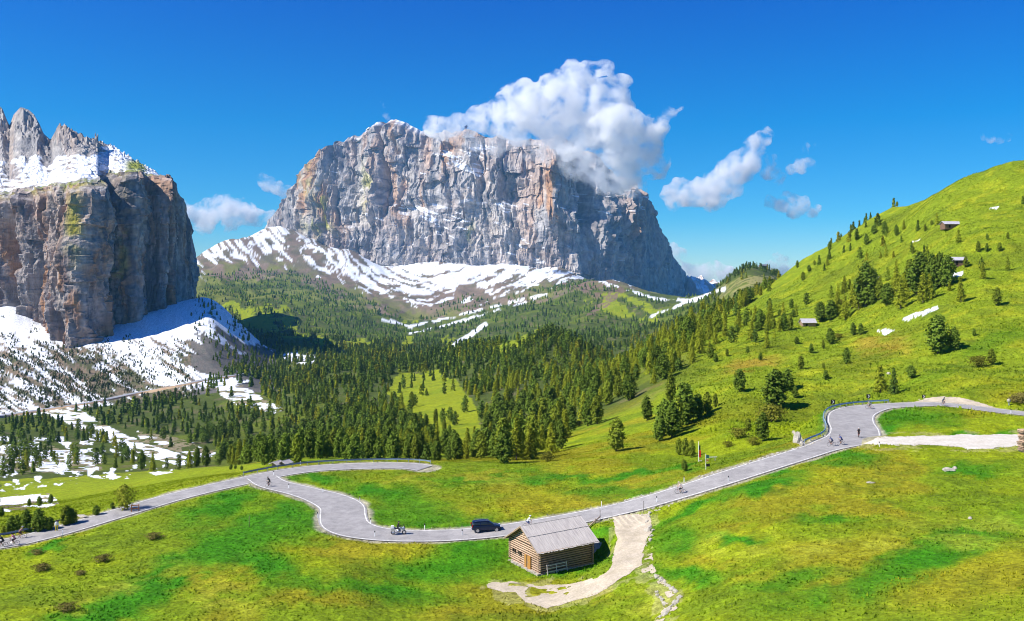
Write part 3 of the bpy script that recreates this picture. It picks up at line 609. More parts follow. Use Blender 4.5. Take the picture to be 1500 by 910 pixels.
warm = .10+.6*sst(.5,.66,fb2(Sf/150+2, Zf/420, 3))*sst(380,300,pyf)+bl(462,258,12,32)*1.3+bl(478,290,10,40)+bl(812,240,13,60)*1.2+bl(795,310,16,40)*.9+bl(648,220,18,30)*.8+bl(545,230,26,40)*.5+bl(915,330,8,22)*1.1+bl(793,360,9,12)*1.3
yel = bl(482,300,8,28)*1.1+bl(476,330,20,16)*.7+bl(540,275,8,30)*.8+bl(462,265,8,26)*.5+bl(690,340,6,20)*.6
col_, sn = rock_color(Sf, Zf, full, 4.2, .90, warm, yel, nrm, .8*sst(.50,.60,fb2(Sf/150+33, Zf/70, 3)))
col_ = col_*.90
diag = fb2((pxf+pyf*.7)/26+4, (pyf-pxf*.35)/4.2, 4)
patch_ = (bl(690,240,50,26)*1.0+bl(740,300,40,10)*.9+bl(660,320,60,16)+bl(830,300,30,20)*.5+bl(620,300,50,12)*.7+bl(770,370,60,20)*.4+bl(930,300,20,20)*.5)
col_ = mixc(col_, SN, sst(.60,.64,diag*.75+.25*np.clip(patch_,0,1))*sst(.05,.3,nrm[...,2]))
col_ = mixc(col_, SN, sst(.05,.0,np.abs(np.arange(full.shape[1])[None]/nv-1.0))*sst(.45,.55,fb2(Sf/60,Zf/30,2))*sst(700,560,pxf)*sst(500,540,pxf)*1.)
rdg = np.abs(v-led-.03); 
dk = np.concatenate([rdg, np.ones((nu, nb))], 1)
col_ = mixc(col_, SN, sst(.016,.006,dk)*sst(.57,.62,fb2(Sf/70+8, Zf/26, 3))*sst(525,560,pxf)*sst(745,690,pxf)*.5)
struct(npmesh('great_mountain', full.reshape(-1, 3), gridfaces(nu, full.shape[1]), col_, False, M_rockfar))

# --- small snowy crags in the gap to its right
def crags(name, pts, Yc, depth):
    Q = np.array([((p-CX)/F*Yc, Yc, Zp(Yc, 450), 0, p, t) for p, t in pts]); nu, nv = 160, 70
    R, S = catmull(Q, nu); v = np.linspace(0, 1, nv)[None]
    t = np.sin(v*math.pi)**.8
    zt = Zp(Yc, R[:, 5])+(fb2(S/70, S*0, 3)-.5)*40
    Y = Yc-depth+2*depth*v; Z = R[:, 2:3]+(zt[:, None]-R[:, 2:3])*t*(1-.0*v)+(rd2(S[:, None]/60, Y/120+0*S[:, None], 3)-.5)*70*np.sin(v*math.pi)
    P = np.stack([R[:, :1]+0*v, Y+0*Z, Z], -1); n_ = normals(P); n_[..., 2] = np.abs(n_[..., 2])
    c, _ = rock_color(S[:, None]+0*v, Z, P, 4, .80, .5+0*Z, 0*Z, n_)
    struct(npmesh(name, P.reshape(-1, 3), gridfaces(nu, nv), c, False, M_rockfar))
crags('distant_crags', [(985,448),(1000,424),(1010,408),(1018,412),(1028,408),(1036,418),(1046,416),(1060,432),(1080,450)], 5900, 400)
# ------------------------------------------------------------------ trees
M_leaf = attrmat('needles', rough=.85, vary=.0, scale=3, bump=0, rnd=.22, spec=.12)
M_bark = noisy('bark', (.13,.095,.07), (.22,.18,.14), 3, .95, .3, (6,6,1), spec=.1)
M_wood = attrmat('forest_needles', rough=.9, vary=0, scale=1, bump=0, spec=.08)
def quads_at(P, N, size, r, tri=False):
    """small tilted leaf cards at points P facing roughly N"""
    n = len(P); a = r.normal(size=(n, 3)); t = np.cross(N, a); t /= np.linalg.norm(t, axis=1)[:, None]+1e-9
    b = np.cross(N, t); b /= np.linalg.norm(b, axis=1)[:, None]+1e-9; s = (size*(.6+.8*r.random(n)))[:, None]
    if tri:
        V_ = np.stack([P-t*s*.8-b*s*.5, P+t*s*.8-b*s*.5, P+b*s], 1); return V_.reshape(-1, 3), np.arange(3*n).reshape(-1, 3)
    V_ = np.stack([P-t*s-b*s*.45, P+t*s-b*s*.45, P+t*s*.6+b*s*.6, P-t*s*.7+b*s*.5], 1); return V_.reshape(-1, 3), np.arange(4*n).reshape(-1, 4)
def crown(kind, seed, nleaf, size, tri=False):
    """unit-height crown: points and outward normals"""
    r = np.random.default_rng(seed); P = []; N = []
    nb = {'pine':80, 'larch':90, 'spruce':110, 'bush':40, 'round':70}[kind]
    for k in range(nb):
        u = (k+r.random())/nb; a = k*2.39996+r.normal()*.35
        if kind == 'pine':   h = .06+.90*u; R = .235*(math.sin(math.pi*min(1,(u*.86+.14)))**.62)*(1-.25*u); cs = .062
        elif kind == 'larch': h = .12+.86*u; R = .215*(1-u)**.85+.012; cs = .045
        elif kind == 'spruce': h = .05+.93*u; R = .20*(1-u)**.95+.01; cs = .04
        elif kind == 'round': h = .08+.85*u; R = .42*math.sin(math.pi*(.12+.86*u))**.7; cs = .10
        else: h = .1+.75*u; R = .8*math.sin(math.pi*(.2+.75*u))**.8; cs = .18
        R *= (.72+.5*r.random()) * (1+.14*math.sin(a*2+seed))
        n = max(2, int(nleaf/nb*(.35+1.3*R/.2 if kind not in ('bush','round') else 1)))
        t = r.random(n)**.55; c = np.stack([np.cos(a)*R*t, np.sin(a)*R*t, h-(R*t*(.42 if kind in ('larch','spruce') else -.25))], 1)
        c += r.normal(size=(n, 3))*cs*np.array([.55,.55,.36]); P.append(c)
        m = c-np.array([0, 0, h-.12]); m /= np.linalg.norm(m, axis=1)[:, None]+1e-9; N.append(m*.8+r.normal(size=(n, 3))*.45)
    P = np.concatenate(P); N = np.concatenate(N); N /= np.linalg.norm(N, axis=1)[:, None]
    P[:, 2] = np.clip(P[:, 2], .015, 1.0)
    V_, F_ = quads_at(P, N, size, r, tri); V_[:, 2] = np.clip(V_[:, 2], .01, 1.03)
    k = 3 if tri else 4; c = (.72+.56*r.random(len(P))).repeat(k)
    return V_, F_, c
TONE = {'pine':(.125,.185,.018), 'larch':(.27,.30,.018), 'spruce':(.10,.16,.022), 'brown':(.17,.145,.035), 'olive':(.15,.15,.015), 'round':(.24,.25,.02), 'dwarf':(.05,.075,.02)}
def trunk_mesh(name, r0, h):
    V_ = []; n = 7; hs = [0, .1, .4, .75, 1]
    for k, z in enumerate(hs):
        rr = r0*(1.25 if k == 0 else 1)*(1-z)**.7+.002
        for i in range(n):
            a = 2*math.pi*i/n; V_.append((rr*math.cos(a)+.004*math.sin(k*2), rr*math.sin(a), z*h-(.04 if k == 0 else 0)))
    Fq = [(k*n+i, k*n+(i+1)%n, (k+1)*n+(i+1)%n, (k+1)*n+i) for k in range(len(hs)-1) for i in range(n)]
    # a few bare limbs
    V_ = np.array(V_); return npmesh(name, V_, np.array(Fq), None, True, M_bark, link=False)
PROTO = {}
for kind, nl, sz in (('pine',1700,.030),('larch',1500,.022),('spruce',1700,.023)):
    for q in range(4):
        V_, F_, c = crown(kind, 11*q+3, nl, sz)
        if kind == 'pine': V_[:, :2] *= [1.25,1.0,1.1,.9][q]
        col_ = np.array(TONE[kind])[None]*c[:, None]
        if kind == 'pine' and q == 3: col_ = col_*np.array([1.5,1.25,1.0])
        PROTO[kind, q] = (npmesh('crown', V_, F_, col_, False, M_leaf, link=False), trunk_mesh('trunk', .022 if kind != 'larch' else .016, .9))
for kind, tone in (('bush','brown'),('bush','olive'),('round','round')):
    V_, F_, c = crown(kind, 5, 1100, .05 if kind == 'bush' else .032); PROTO[tone, 0] = (npmesh('crown', V_, F_, np.array(TONE[tone])[None]*c[:, None], False, M_leaf, link=False), trunk_mesh('trunk', .02, .5))
NAMES = {'pine':'pine_tree','larch':'larch_tree','spruce':'spruce_tree','brown':'shrub','olive':'shrub','round':'larch_tree'}
CATS = {'pine':'pine tree','larch':'larch','spruce':'spruce','brown':'shrub','olive':'shrub','round':'larch'}
def plant(kind, loc, h, label, group=None, w=1.0):
    q = int(rng.integers(4)) if (kind, 1) in PROTO else 0
    cm, tm = PROTO[kind, q]
    e = bpy.data.objects.new(NAMES[kind], None); C.objects.link(e); e.location = loc; e.empty_display_size = .1
    e.rotation_euler = (rng.normal()*.02, rng.normal()*.02, rng.random()*6.28); e.scale = (h*w, h*w, h)
    tag(e, label, CATS[kind], group)
    for n_, m_ in (('trunk', tm), ('crown', cm)):
        o = bpy.data.objects.new(n_, m_); C.objects.link(o); o.parent = e
    return e
count = {'pine':0, 'larch':0}
# trees one can point at: bearing, base row, height in rows, kind, width, label
G1 = 'dark pines standing apart on the open right slope'
L1 = 'dark green pine standing alone on the open grass of the right slope'
TR = [
 (903,661,50,'pine',1.1,'dark spreading pine alone on the slope just above the middle meadow'),
 (948,616,36,'pine',.9,'small dark pine left of the tall cluster on the lower slope'),
 (861,624,40,'pine',1,'left one of a close pair of pines left of the lone spreading pine'),(875,621,44,'pine',1,'right one of a close pair of pines left of the lone spreading pine'),
 (808,664,46,'larch',1.1,'yellow green larch at the foot of the slope beside dark pines'),(822,658,44,'pine',.8,'narrow dark pine at the foot of the slope beside the yellow larch'),
 (778,672,64,'pine',.9,'tallest dark pine at the left foot of the slope'),(762,668,61,'pine',.9,'dark pine just left of the tallest one at the foot of the slope'),(748,670,44,'larch',1,None),
 (921,587,40,'pine',1.1,'broad dark pine at the lower edge of the slope wood casting a long shadow'),
 (982,590,44,'pine',.8,None),(1003,622,62,'pine',1.0,'tallest pine in the dark cluster right of the slope wood'),(973,638,54,'pine',.9,None),(966,646,37,'pine',1,None),(984,641,54,'pine',.9,None),(992,630,50,'pine',.9,None),(1023,613,37,'pine',1.1,None),(1036,606,33,'pine',1,None),(1048,596,20,'pine',.9,None),
 (1083,574,34,'pine',.9,'single dark pine on open grass left of the rounded twin pines'),
 (1136,596,55,'pine',1.1,'large rounded dark pine above the guardrail bend'),(1153,572,32,'pine',1.1,'dark pine crown behind the large rounded pine'),(1165,583,18,'pine',1,None),
 (1096,632,20,'pine',1.1,None),(1117,646,43,'pine',.9,'upright dark pine among olive shrubs above the road'),
 (1001,684,12,'pine',1.2,None),(994,666,24,'pine',1,None),(1004,668,27,'pine',1,None),(1013,670,26,'pine',1,None),(1003,690,16,'pine',1,None),
 (1114,528,12,'pine',1,None),(1095,517,10,'pine',1,None),(1065,522,11,'pine',1,None),(1048,530,13,'pine',1,None),
 (1173,541,20,'pine',1.1,None),(1206,541,10,'pine',1,None),(1210,556,14,'pine',1.1,None),(1188,517,14,'pine',.9,None),(1167,504,11,'pine',1.1,None),(1216,501,21,'pine',1.1,None),(1206,511,13,'pine',.8,None),
 (1250,491,19,'pine',1,None),(1261,490,17,'pine',.9,None),(1240,533,24,'pine',1.1,'squat pine with a sharp shadow below the snow patch'),
 (1374,518,58,'pine',.95,'tall egg shaped pine high on the right slope'),(1398,514,36,'pine',.9,'smaller pine touching the tall egg shaped one on its right'),
 (1427,492,11,'pine',1,None),(1453,534,24,'pine',1.1,None),(1310,577,39,'spruce',1.0,'dark pointed spruce beside the yellow larch above the upper bend'),(1290,576,42,'larch',1.3,'pale yellow larch left of the pointed spruce above the upper bend'),(1335,554,20,'pine',1.1,None),
 (1460,447,27,'pine',1.1,'lone dark pine near the right edge below the brown hut'),
 (1237,429,26,'larch',.9,None),(1268,448,66,'pine',.85,'tallest pine of the slope grove left half'),(1288,439,31,'pine',1,None),(1299,448,34,'pine',.9,None),(1313,426,38,'larch',1,None),(1319,452,50,'larch',1,None),(1331,422,44,'pine',.9,None),(1344,432,64,'pine',.9,'tallest pine of the slope grove right half'),(1352,442,44,'larch',1,None),(1366,425,54,'pine',.8,None),(1377,419,50,'pine',.8,None),(1387,419,46,'pine',.8,None),(1258,452,40,'larch',1,None),(1248,452,36,'larch',1,None),(1280,428,36,'pine',.9,None),(1326,440,40,'larch',.9,None),(1362,438,38,'larch',.9,None),
 (1415,391,16,'pine',1.1,None),(1408,442,38,'larch',.8,'thin pale larch right of the slope grove'),(1440,408,24,'larch',1,None),(1238,468,36,'larch',1.1,None),(1217,468,30,'pine',1,None),(1202,471,30,'pine',.9,None),(1226,460,34,'larch',1,None),
 (1217,504,20,'pine',1.1,None),(1212,389,13,'larch',1,None),(1176,411,13,'pine',1.1,None),(1168,392,11,'pine',1,None),(1215,366,12,'pine',1,None),(1255,352,18,'pine',.8,None),(1280,342,14,'pine',1,None),(1296,345,21,'pine',.8,None),(1313,345,17,'pine',.8,None),(1314,302,8,'pine',1,None),(1245,348,9,'pine',1,None),
 (1433,369,17,'pine',.9,None),(1446,369,13,'pine',.9,None),(1464,368,13,'pine',1.2,None),(1446,351,9,'pine',1,None),(1476,350,10,'pine',1,None),(1337,371,12,'pine',1,None),(1355,338,11,'pine',1,None),(1365,330,8,'pine',1.2,None),(1324,336,14,'larch',1,None),
 (1159,452,15,'pine',.8,None),(1162,465,12,'pine',.9,None),(1149,485,27,'pine',.9,None),(1157,484,24,'pine',.9,None),(1133,481,17,'pine',1,None),(1110,485,16,'pine',1,None),(1128,448,6,'pine',1,None),(1141,486,22,'larch',1,None),(1185,398,10,'pine',1,None),(1193,388,8,'pine',1,None),(1120,470,9,'pine',1,None),(1100,462,8,'pine',1,None),(1092,478,12,'pine',1,None),(1080,488,13,'pine',1,None),(1070,495,16,'pine',1,None),(1123,490,16,'pine',1,None),(1142,462,9,'pine',1,None),
 (5,784,14,'pine',1.3,None),(16,782,27,'pine',1,None),(25,780,26,'pine',1.1,None),(38,779,33,'pine',1.1,'broad dark pine beyond the lower left guardrail second from the left'),(57,779,34,'pine',1.2,'rounded dark pine beyond the guardrail left of the yellow clad person'),(73,777,20,'pine',1.2,None),(35,779,13,'larch',1.2,None),(96,770,30,'pine',1.2,'rounded dark pine just right of the yellow clad person'),(104,768,24,'pine',.9,None),(111,766,20,'larch',1,None),(141,755,15,'pine',1.2,'small round pine alone on the lawn left of the yellow larch'),(165,745,9,'pine',1.3,None),(58,742,15,'pine',1.1,None),(74,738,14,'pine',1,None),(43,742,12,'pine',1,None),(2,757,14,'pine',1,None),
 (183,748,38,'round',.95,'round yellow green larch standing beside the left road'),
 (603,598,25,'pine',.8,None),(638,622,24,'pine',.7,None),(624,626,20,'pine',.8,None),(651,634,20,'pine',.8,None),(658,640,18,'pine',.8,None),(596,628,22,'pine',.8,None),(588,628,20,'pine',.8,None),(338,688,8,'pine',1.3,None),(354,689,7,'pine',1.3,None),(345,687,7,'pine',1.3,None),
]
for (px, py, hp, kind, w, lab) in TR:
    g = g_at(px, py, 100); h = hp/F*g.y
    grp = None
    if lab is None:
        if px < 200: lab, grp = 'dark conifer in the row beyond the lower left guardrail', 'conifers beyond the lower left guardrail'
        elif px < 360: lab, grp = 'tiny dark conifer on the lawn beyond the left road', 'tiny conifers beyond the left road'
        elif px < 700: lab, grp = 'narrow dark pine on the sunny valley clearing', 'pines on the valley clearing'
        elif 1190 < px < 1445 and 415 < py < 475 and hp > 20: lab, grp = ('dark pine' if kind == 'pine' else 'yellow green larch')+' in the grove high on the right slope', ('pines' if kind == 'pine' else 'larches')+' in the grove high on the slope'
        elif 960 < px < 1050 and py > 580 and py < 650: lab, grp = 'dark pine in the cluster on the lower slope', 'pines in the lower slope cluster'
        elif hp <= 14: lab, grp = 'tiny dark conifer dotted on the steep green slope', 'tiny conifers dotted on the slope'
        elif kind == 'larch': lab, grp = 'pale larch on the open slope below the skyline', 'pale larches on the open slope'
        else: lab, grp = L1, G1
    e = plant(kind, g, h, lab, grp, w); count['larch' if kind in ('larch','round') else 'pine'] += 1
for px, py, hp, kind, lab in [(62,836,13,'brown','reddish brown shrub at the lower left below the road'),(54,812,9,'brown','faint brown shrub just below the left road'),(151,822,12,'brown','wide brown shrub left of the bright green strip'),(118,842,8,'brown','low brown shrub under the wide one on the left meadow'),(225,790,12,'brown','yellowish brown shrub in the left meadow near the road'),(97,895,14,'brown','brown shrub at the bottom left corner of the meadow'),
     (1082,642,16,'olive','olive shrub at the foot of the upright pine above the road'),(1104,652,12,'olive','low olive thicket under the upright pine'),(1130,618,26,'olive','tall olive bush behind the upright pine above the road'),(1434,538,17,'olive','olive bush left of a small pine near the right edge'),(1497,592,22,'brown','brown bush at the right edge above the road'),(1485,590,12,'brown','smaller brown bush near the right edge above the road'),(905,655,8,'olive','low bush under the lone spreading pine'),
     (1066,655,9,'olive','lowest olive shrub on the bank above the road'),(1228,496,8,'olive','olive tuft below the small snow patch'),(1232,446,9,'olive','olive tuft at the left end of the grove'),(848,624,8,'olive','pale shrub left of the close pair of pines'),(802,676,14,'olive','olive shrub at the foot of the yellow larch')]:
    g = g_at(px, py, 85); plant(kind, g, hp/F*g.y*(.8 if kind == 'brown' else 1), lab, None, 1.8 if kind == 'brown' and px < 400 else 1.15)

# ---- the woods: candidate points over the whole visible land
RM = np.minimum.accumulate(np.where(YY > 60, PY, 1e9), axis=1)
occ = np.zeros(PX.shape, np.float32)     # trees per square metre (relative)
fr_y = np.interp(PX, [p[0] for p in FAR_ROAD], [p[1] for p in FAR_ROAD])
def zone(poly, y0, y1, d, warp=3):
    global occ
    occ = np.where(pip(poly, y0, y1, warp), d, occ)
zone([(300,560),(400,520),(420,505),(480,470),(640,500),(700,480),(780,470),(860,500),(900,560),(830,610),(720,690),(620,683),(420,688),(330,686),(300,640),(200,612),(190,596)], 205, 2300, 1.0)
zone([(730,500),(800,470),(880,478),(905,560),(860,600),(740,640),(640,600),(660,520)], 450, 1300, .9)
zone([(0,622),(60,612),(150,640),(205,665),(190,695),(120,690),(0,662)], 420, 960, .8)
zone([(0,690),(90,694),(210,690),(300,682),(360,675),(400,676),(330,694),(200,718),(100,728),(0,730)], 275, 620, .75)
zone([(95,604),(150,594),(250,574),(370,555),(400,560),(420,600),(420,690),(330,680),(325,662),(250,640),(170,628)], 380, 1060, .85)
zone([(0,650),(150,648),(210,690),(300,684),(200,712),(0,726)], 300, 900, .5)
zone([(200,632),(262,640),(322,664),(300,674),(240,660)], 400, 1000, .12)
zone([(10,520),(70,495),(150,520),(280,556),(200,578),(100,600),(60,598)], 960, 1500, .6, 6)
zone([(285,430),(330,448),(400,515),(405,545),(330,546),(290,505),(275,470)], 1000, 1900, .98, 5)
zone([(290,430),(345,430),(420,450),(520,470),(600,488),(700,500),(640,520),(400,522),(340,480)], 1500, 4300, .8, 6)
zone([(430,395),(560,452),(600,470),(700,450),(760,430),(860,410),(905,425),(1000,450),(1010,480),(960,520),(880,515),(760,510),(640,515),(500,500),(400,470),(300,440),(290,400)], 1500, 4400, .75, 8)
zone([(700,690),(740,645),(830,585),(900,545),(950,500),(1050,430),(1110,404),(1150,398),(1128,425),(1062,480),(1012,530),(1000,545),(940,575),(880,600),(830,640),(800,668),(740,684)], 170, 1200, 1.0, 3)
zone([(1140,470),(1175,470),(1168,490),(1060,510),(1020,545),(1000,540),(1064,480)], 250, 700, .45, 3)
zone([(1190,440),(1230,425),(1260,400),(1300,410),(1380,395),(1400,420),(1350,450),(1280,452),(1200,476)], 250, 700, .42, 3)
zone([(1180,400),(1260,340),(1500,300),(1500,420),(1420,430),(1380,390),(1260,395)], 250, 700, .17, 3)
zone([(1050,480),(1180,440),(1230,470),(1200,520),(1060,540)], 200, 700, .15, 3)
zone([(1425,375),(1450,330),(1500,320),(1500,360),(1450,380)], 250, 700, .12, 3)
zone([(1200,370),(1255,330),(1310,296),(1330,300),(1300,330),(1240,360)], 300, 800, .22, 3)
zone([(1040,412),(1075,396),(1105,388),(1150,404),(1120,410),(1060,425)], 1300, 2600, .5, 3)
zone([(1000,440),(1040,415),(1060,425),(1045,460),(1000,480),(940,520),(900,500)], 800, 3200, .9, 3)
zone([(560,470),(600,470),(680,430),(720,436),(640,480),(600,484)], 2400, 4400, .5, 6)
nz = fb2(XX/45+31, YY/45, 3)
occ *= np.where(occ >= .7, .18+.82*sst(.34,.50,nz), sst(.36,.56,nz)); occ *= np.where((YY > 300) & (occ > .5), .72, 1)
occ *= (1-np.clip(CL, 0, 1)*.97)*(ROADD > 3)
dsn = (SNOW > .5) & (YY < 1000); occ *= 1-.6*dsn
clx = CL & (YY > 330) & (YY < 1000); occ = np.where(clx, .05, occ); gul = (YY > 600) & (YY < 1100) & pip([(300,560),(345,558),(385,580),(420,604),(408,612),(335,592)], 600, 1100, 3); occ *= 1-.9*gul
PTS = []
for (y0, y1, sp) in ((170,330,5.2),(330,650,6.0),(650,1300,7.0),(1300,2300,9.5),(2300,4500,14.0)):
    a = 0.5*(y1**2-y0**2)*(1580/F); n = int(a/sp**2)
    y = np.sqrt(rng.random(n)*(y1**2-y0**2)+y0**2); px = -40+1580*rng.random(n)
    # one per cell, for even spacing
    xx = (px-CX)/F*y; _, k = np.unique(np.stack([np.floor(xx/sp*1.05), np.floor(y/sp*1.05)], 1), axis=0, return_index=True)
    y = y[k]; px = px[k]; o = lookup(occ, px, y); k = rng.random(len(y)) < o; y = y[k]; px = px[k]
    py = HY-gz((px-CX)/F*y, y)/y*F; rm = lookup(RM, px, y)
    base = np.interp(y, [170,260,500,1000,2500,4500], [7.6,8.2,9.8,11.5,13,14])
    h = base*(.62+.62*rng.random(len(y)))
    slope_small = (px > 990) & (y < 700) & (py < 520) | (px > 1140); h = np.where(slope_small & (px > 1130), h*.62, h)
    h *= np.where(px < 340, .80, np.where((px < 720) & (y < 1000), .86, 1)); dwarf = (px < 290) & (y > 940) & (y < 1600); h = np.where(dwarf, 2.2+4.5*rng.random(len(y)), h)
    h = np.where((px > 290) & (px < 410) & (y > 1000) & (y < 1800) & (py < 545), h*.7, h)
    k = py-h*F/y < rm-1; PTS.append(np.stack([px[k], y[k], h[k], dwarf[k]*1.], 1)); print('trees', y0, k.sum())
n = 60000; y = 960+600*rng.random(n); px = -30+320*rng.random(n); py = HY-gz((px-CX)/F*y, y)/y*F
k = (fb2(px/17+3, py/11, 3)+.22*fb2(px/4, py/4, 2)+.10*sst(500,560,py)-.16*sst(500,470,py) > .66) & (py < np.interp(px, [p[0] for p in FAR_ROAD], [p[1] for p in FAR_ROAD])-3) & (py > 462+px*.12); k &= rng.random(n) < .17*np.where(px > 190, .45, 1)
y = y[k]; px = px[k]; PTS.append(np.stack([px, y, 1.2+2.3*rng.random(len(y)), np.ones(len(y))], 1)); print('scrub', len(y))
T_ = np.concatenate(PTS); TX = (T_[:, 0]-CX)/F*T_[:, 1]; TZ = gz(TX, T_[:, 1])-.15; TP = HY-TZ/T_[:, 1]*F
lm = fb2(TX/70+5, T_[:, 1]/70, 3)                    # larches grow in loose stands
plz = .30+1.6*(lm-.5)+.25*((T_[:, 0] > 700) & (T_[:, 1] < 700))-.12*(T_[:, 0] < 300)-.25*sst(1200, 2200, T_[:, 1]); isl = rng.random(len(T_)) < plz
isl &= T_[:, 3] < .5
hp = T_[:, 2]*F/T_[:, 1]; order = np.argsort(-hp); taken = np.zeros(len(T_), bool)
for k in order:
    kind = 'larch' if isl[k] else 'pine'
    if count[kind] >= 300: continue
    px, y = T_[k, :2]
    if px > 1140: w_, g_ = 'in the wood scattered high on the right slope', 'high on the right slope'
    elif px > 700 and y < 700: w_, g_ = 'in the dense wood climbing the right slope', 'in the wood climbing the right slope'
    elif px > 400 and y < 420: w_, g_ = 'in the forest edge behind the far road loop', 'behind the far road loop'
    elif px <= 400 and y < 420: w_, g_ = 'in the snowy wood left of the road loop', 'in the snowy wood on the left'
    else: w_, g_ = 'in the valley forest under the snow slope', 'in the valley forest'
    tall = hp[k] > 40
    lab = ('tall ' if tall else 'mid-sized ')+('dark green pine ' if kind == 'pine' else 'yellow green larch ')+w_
    plant('spruce' if (kind == 'pine' and px < 700 and rng.random() < .0) else kind, (TX[k], y, TZ[k]), T_[k, 2], lab, ('tall ' if tall else 'mid-sized ')+('pines ' if kind == 'pine' else 'larches ')+g_, .82 if px < 700 else .95)
    count[kind] += 1; taken[k] = True
    if count['pine'] >= 300 and count['larch'] >= 300: break
rest = ~taken
# simpler trees for the rest, merged: one mesh per kind
def simple(kind, seed, lod):
    if lod == 0: return crown(kind, seed, 260, .055 if kind == 'pine' else .045, True)
    if lod == 1: return crown(kind, seed, 80, .10 if kind == 'pine' else .085, True)
    r = np.random.default_rng(seed); V_ = []; F_ = []; c = []
    tiers = 3
    for t in range(tiers):
        b0 = len(V_); z0 = .04+.28*t; R = (.26 if kind == 'pine' else .21)*(1-.25*t); zt = min(1, z0+.5)
        n = 5; a0 = r.random()*6
        for i in range(n): V_.append((R*math.cos(a0+i*6.283/n)*(.7+.6*r.random()), R*math.sin(a0+i*6.283/n)*(.7+.6*r.random()), z0+r.random()*.06)); c.append(.75+.3*r.random())
        V_.append((r.normal()*.02, r.normal()*.02, zt)); c.append(1.1)
        for i in range(n): F_.append((b0+i, b0+(i+1)%n, b0+n))
    return np.array(V_), np.array(F_), np.array(c)
def forest(name, label, idx, kind, lod, tones, cat='forest'):
    Vs = []; Fs = []; Cs = []; off = 0
    protos = [simple(kind, 100+s, lod) for s in range(5)]; sel = rng.integers(5, size=len(idx))
    for s in range(5):
        k = idx[sel == s]; 
        if not len(k): continue
        v, f, c = protos[s]; n = len(k); an = rng.random(n)*6.28; h = T_[k, 2]; w = h*(.85+.4*rng.random(n))
        ca, sa = np.cos(an)[:, None], np.sin(an)[:, None]
        x = (v[None, :, 0]*ca-v[None, :, 1]*sa)*w[:, None]+TX[k][:, None]; y = (v[None, :, 0]*sa+v[None, :, 1]*ca)*w[:, None]+T_[k, 1][:, None]; z = v[None, :, 2]*h[:, None]+TZ[k][:, None]
        Vs.append(np.stack([x, y, z], -1).reshape(-1, 3)); Fs.append((f[None]+(np.arange(n)*len(v))[:, None, None]).reshape(-1, 3)+off); off += n*len(v)
        tn = np.array(tones)[rng.integers(len(tones), size=n)]*(.75+.5*rng.random(n))[:, None]
        Cs.append((tn[:, None, :]*c[None, :, None]).reshape(-1, 3))
    if not Vs: return
    o = npmesh(name, np.concatenate(Vs), np.concatenate(Fs), np.concatenate(Cs), False, M_wood)
    tag(o, label, cat, None, 'stuff'); print(name, len(idx), off)
PT = [TONE['pine'], TONE['spruce'], (.10,.15,.02)]; LT = [TONE['larch'], (.19,.23,.016), (.27,.265,.018), (.15,.20,.016)]
A = np.arange(len(T_))
nearr = rest & (hp > 17) & (T_[:, 3] < .5); midr = rest & (hp <= 17) & (T_[:, 1] < 2000) & (T_[:, 3] < .5); farr = rest & (hp <= 17) & (T_[:, 1] >= 2000) & (T_[:, 3] < .5)
forest('pine_forest', 'dark green pines filling the valley between the road and the mountains', A[nearr & ~isl], 'pine', 0, PT)
forest('larch_forest', 'yellow green larches scattered through the valley pines', A[nearr & isl], 'larch', 0, LT)
forest('distant_pine_forest', 'dark pine woods on the farther valley floor and hillock', A[midr & ~isl], 'spruce', 1, PT)
forest('distant_larch_forest', 'yellowish larches among the farther valley pines', A[midr & isl], 'larch', 1, LT)
forest('far_mountain_forest', 'bluish dark woods under the great mountain snow apron', A[farr], 'pine', 2, PT+[TONE['dwarf']])
forest('dwarf_pine_scrub', 'dark dwarf pine scrub sprinkled over the left snow slope', A[rest & (T_[:, 3] > .5)], 'pine', 1, [(.09,.12,.03),(.14,.14,.04),(.07,.09,.035)], 'scrub')
print('individual trees', count)

# ------------------------------------------------------------------ grass tussocks on the near meadows
def tussocks(name, label, n, y0, y1, px0, px1, hmin, hmax, test):
    r = np.random.default_rng(5); y = np.sqrt(r.random(n)*(y1**2-y0**2)+y0**2); px = px0+(px1-px0)*r.random(n); x = (px-CX)/F*y
    k = lookup(VIS, px, y) & (lookup(ROADD, px, y) > .35) & ~lookup(TRACK | LOT | LAY, px, y) & (lookup(SNOW, px, y) < .3) & test(px, y); x = x[k]; y = y[k]; px = px[k]; n = len(x)
    z = gz(x, y); h = (hmin+(hmax-hmin)*r.random(n)**2)*(.5+fb2(x/4, y/4, 2)); c0 = lookup(Cc, px, y); nb = 3
    V_ = np.empty((n, nb, 3, 3)); 
    for b in range(nb):
        a = r.random(n)*6.28; w = h*.35; lx = np.cos(a); ly = np.sin(a); ox = r.normal(size=n)*h*.25; oy = r.normal(size=n)*h*.25
        V_[:, b, 0] = np.stack([x+ox-lx*w, y+oy-ly*w, z-.02], 1); V_[:, b, 1] = np.stack([x+ox+lx*w, y+oy+ly*w, z-.02], 1)
        V_[:, b, 2] = np.stack([x+ox+r.normal(size=n)*h*.4, y+oy+r.normal(size=n)*h*.4, z+h*(.6+.5*r.random(n))], 1)
    c = c0[:, None, None, :]*(.98+.42*r.random(n))[:, None, None, None]*np.ones((1, nb, 3, 1))
    o = npmesh(name, V_.reshape(-1, 3), np.arange(n*nb*3).reshape(-1, 3), c.reshape(-1, 3), False, M_wood); tag(o, label, 'grass', None, 'stuff'); print(name, n)
tussocks('meadow_grass', 'tufted yellow green grass over the near meadows', 170000, 62, 215, -40, 1540, .06, .24, lambda px, y: (px < 2e3))
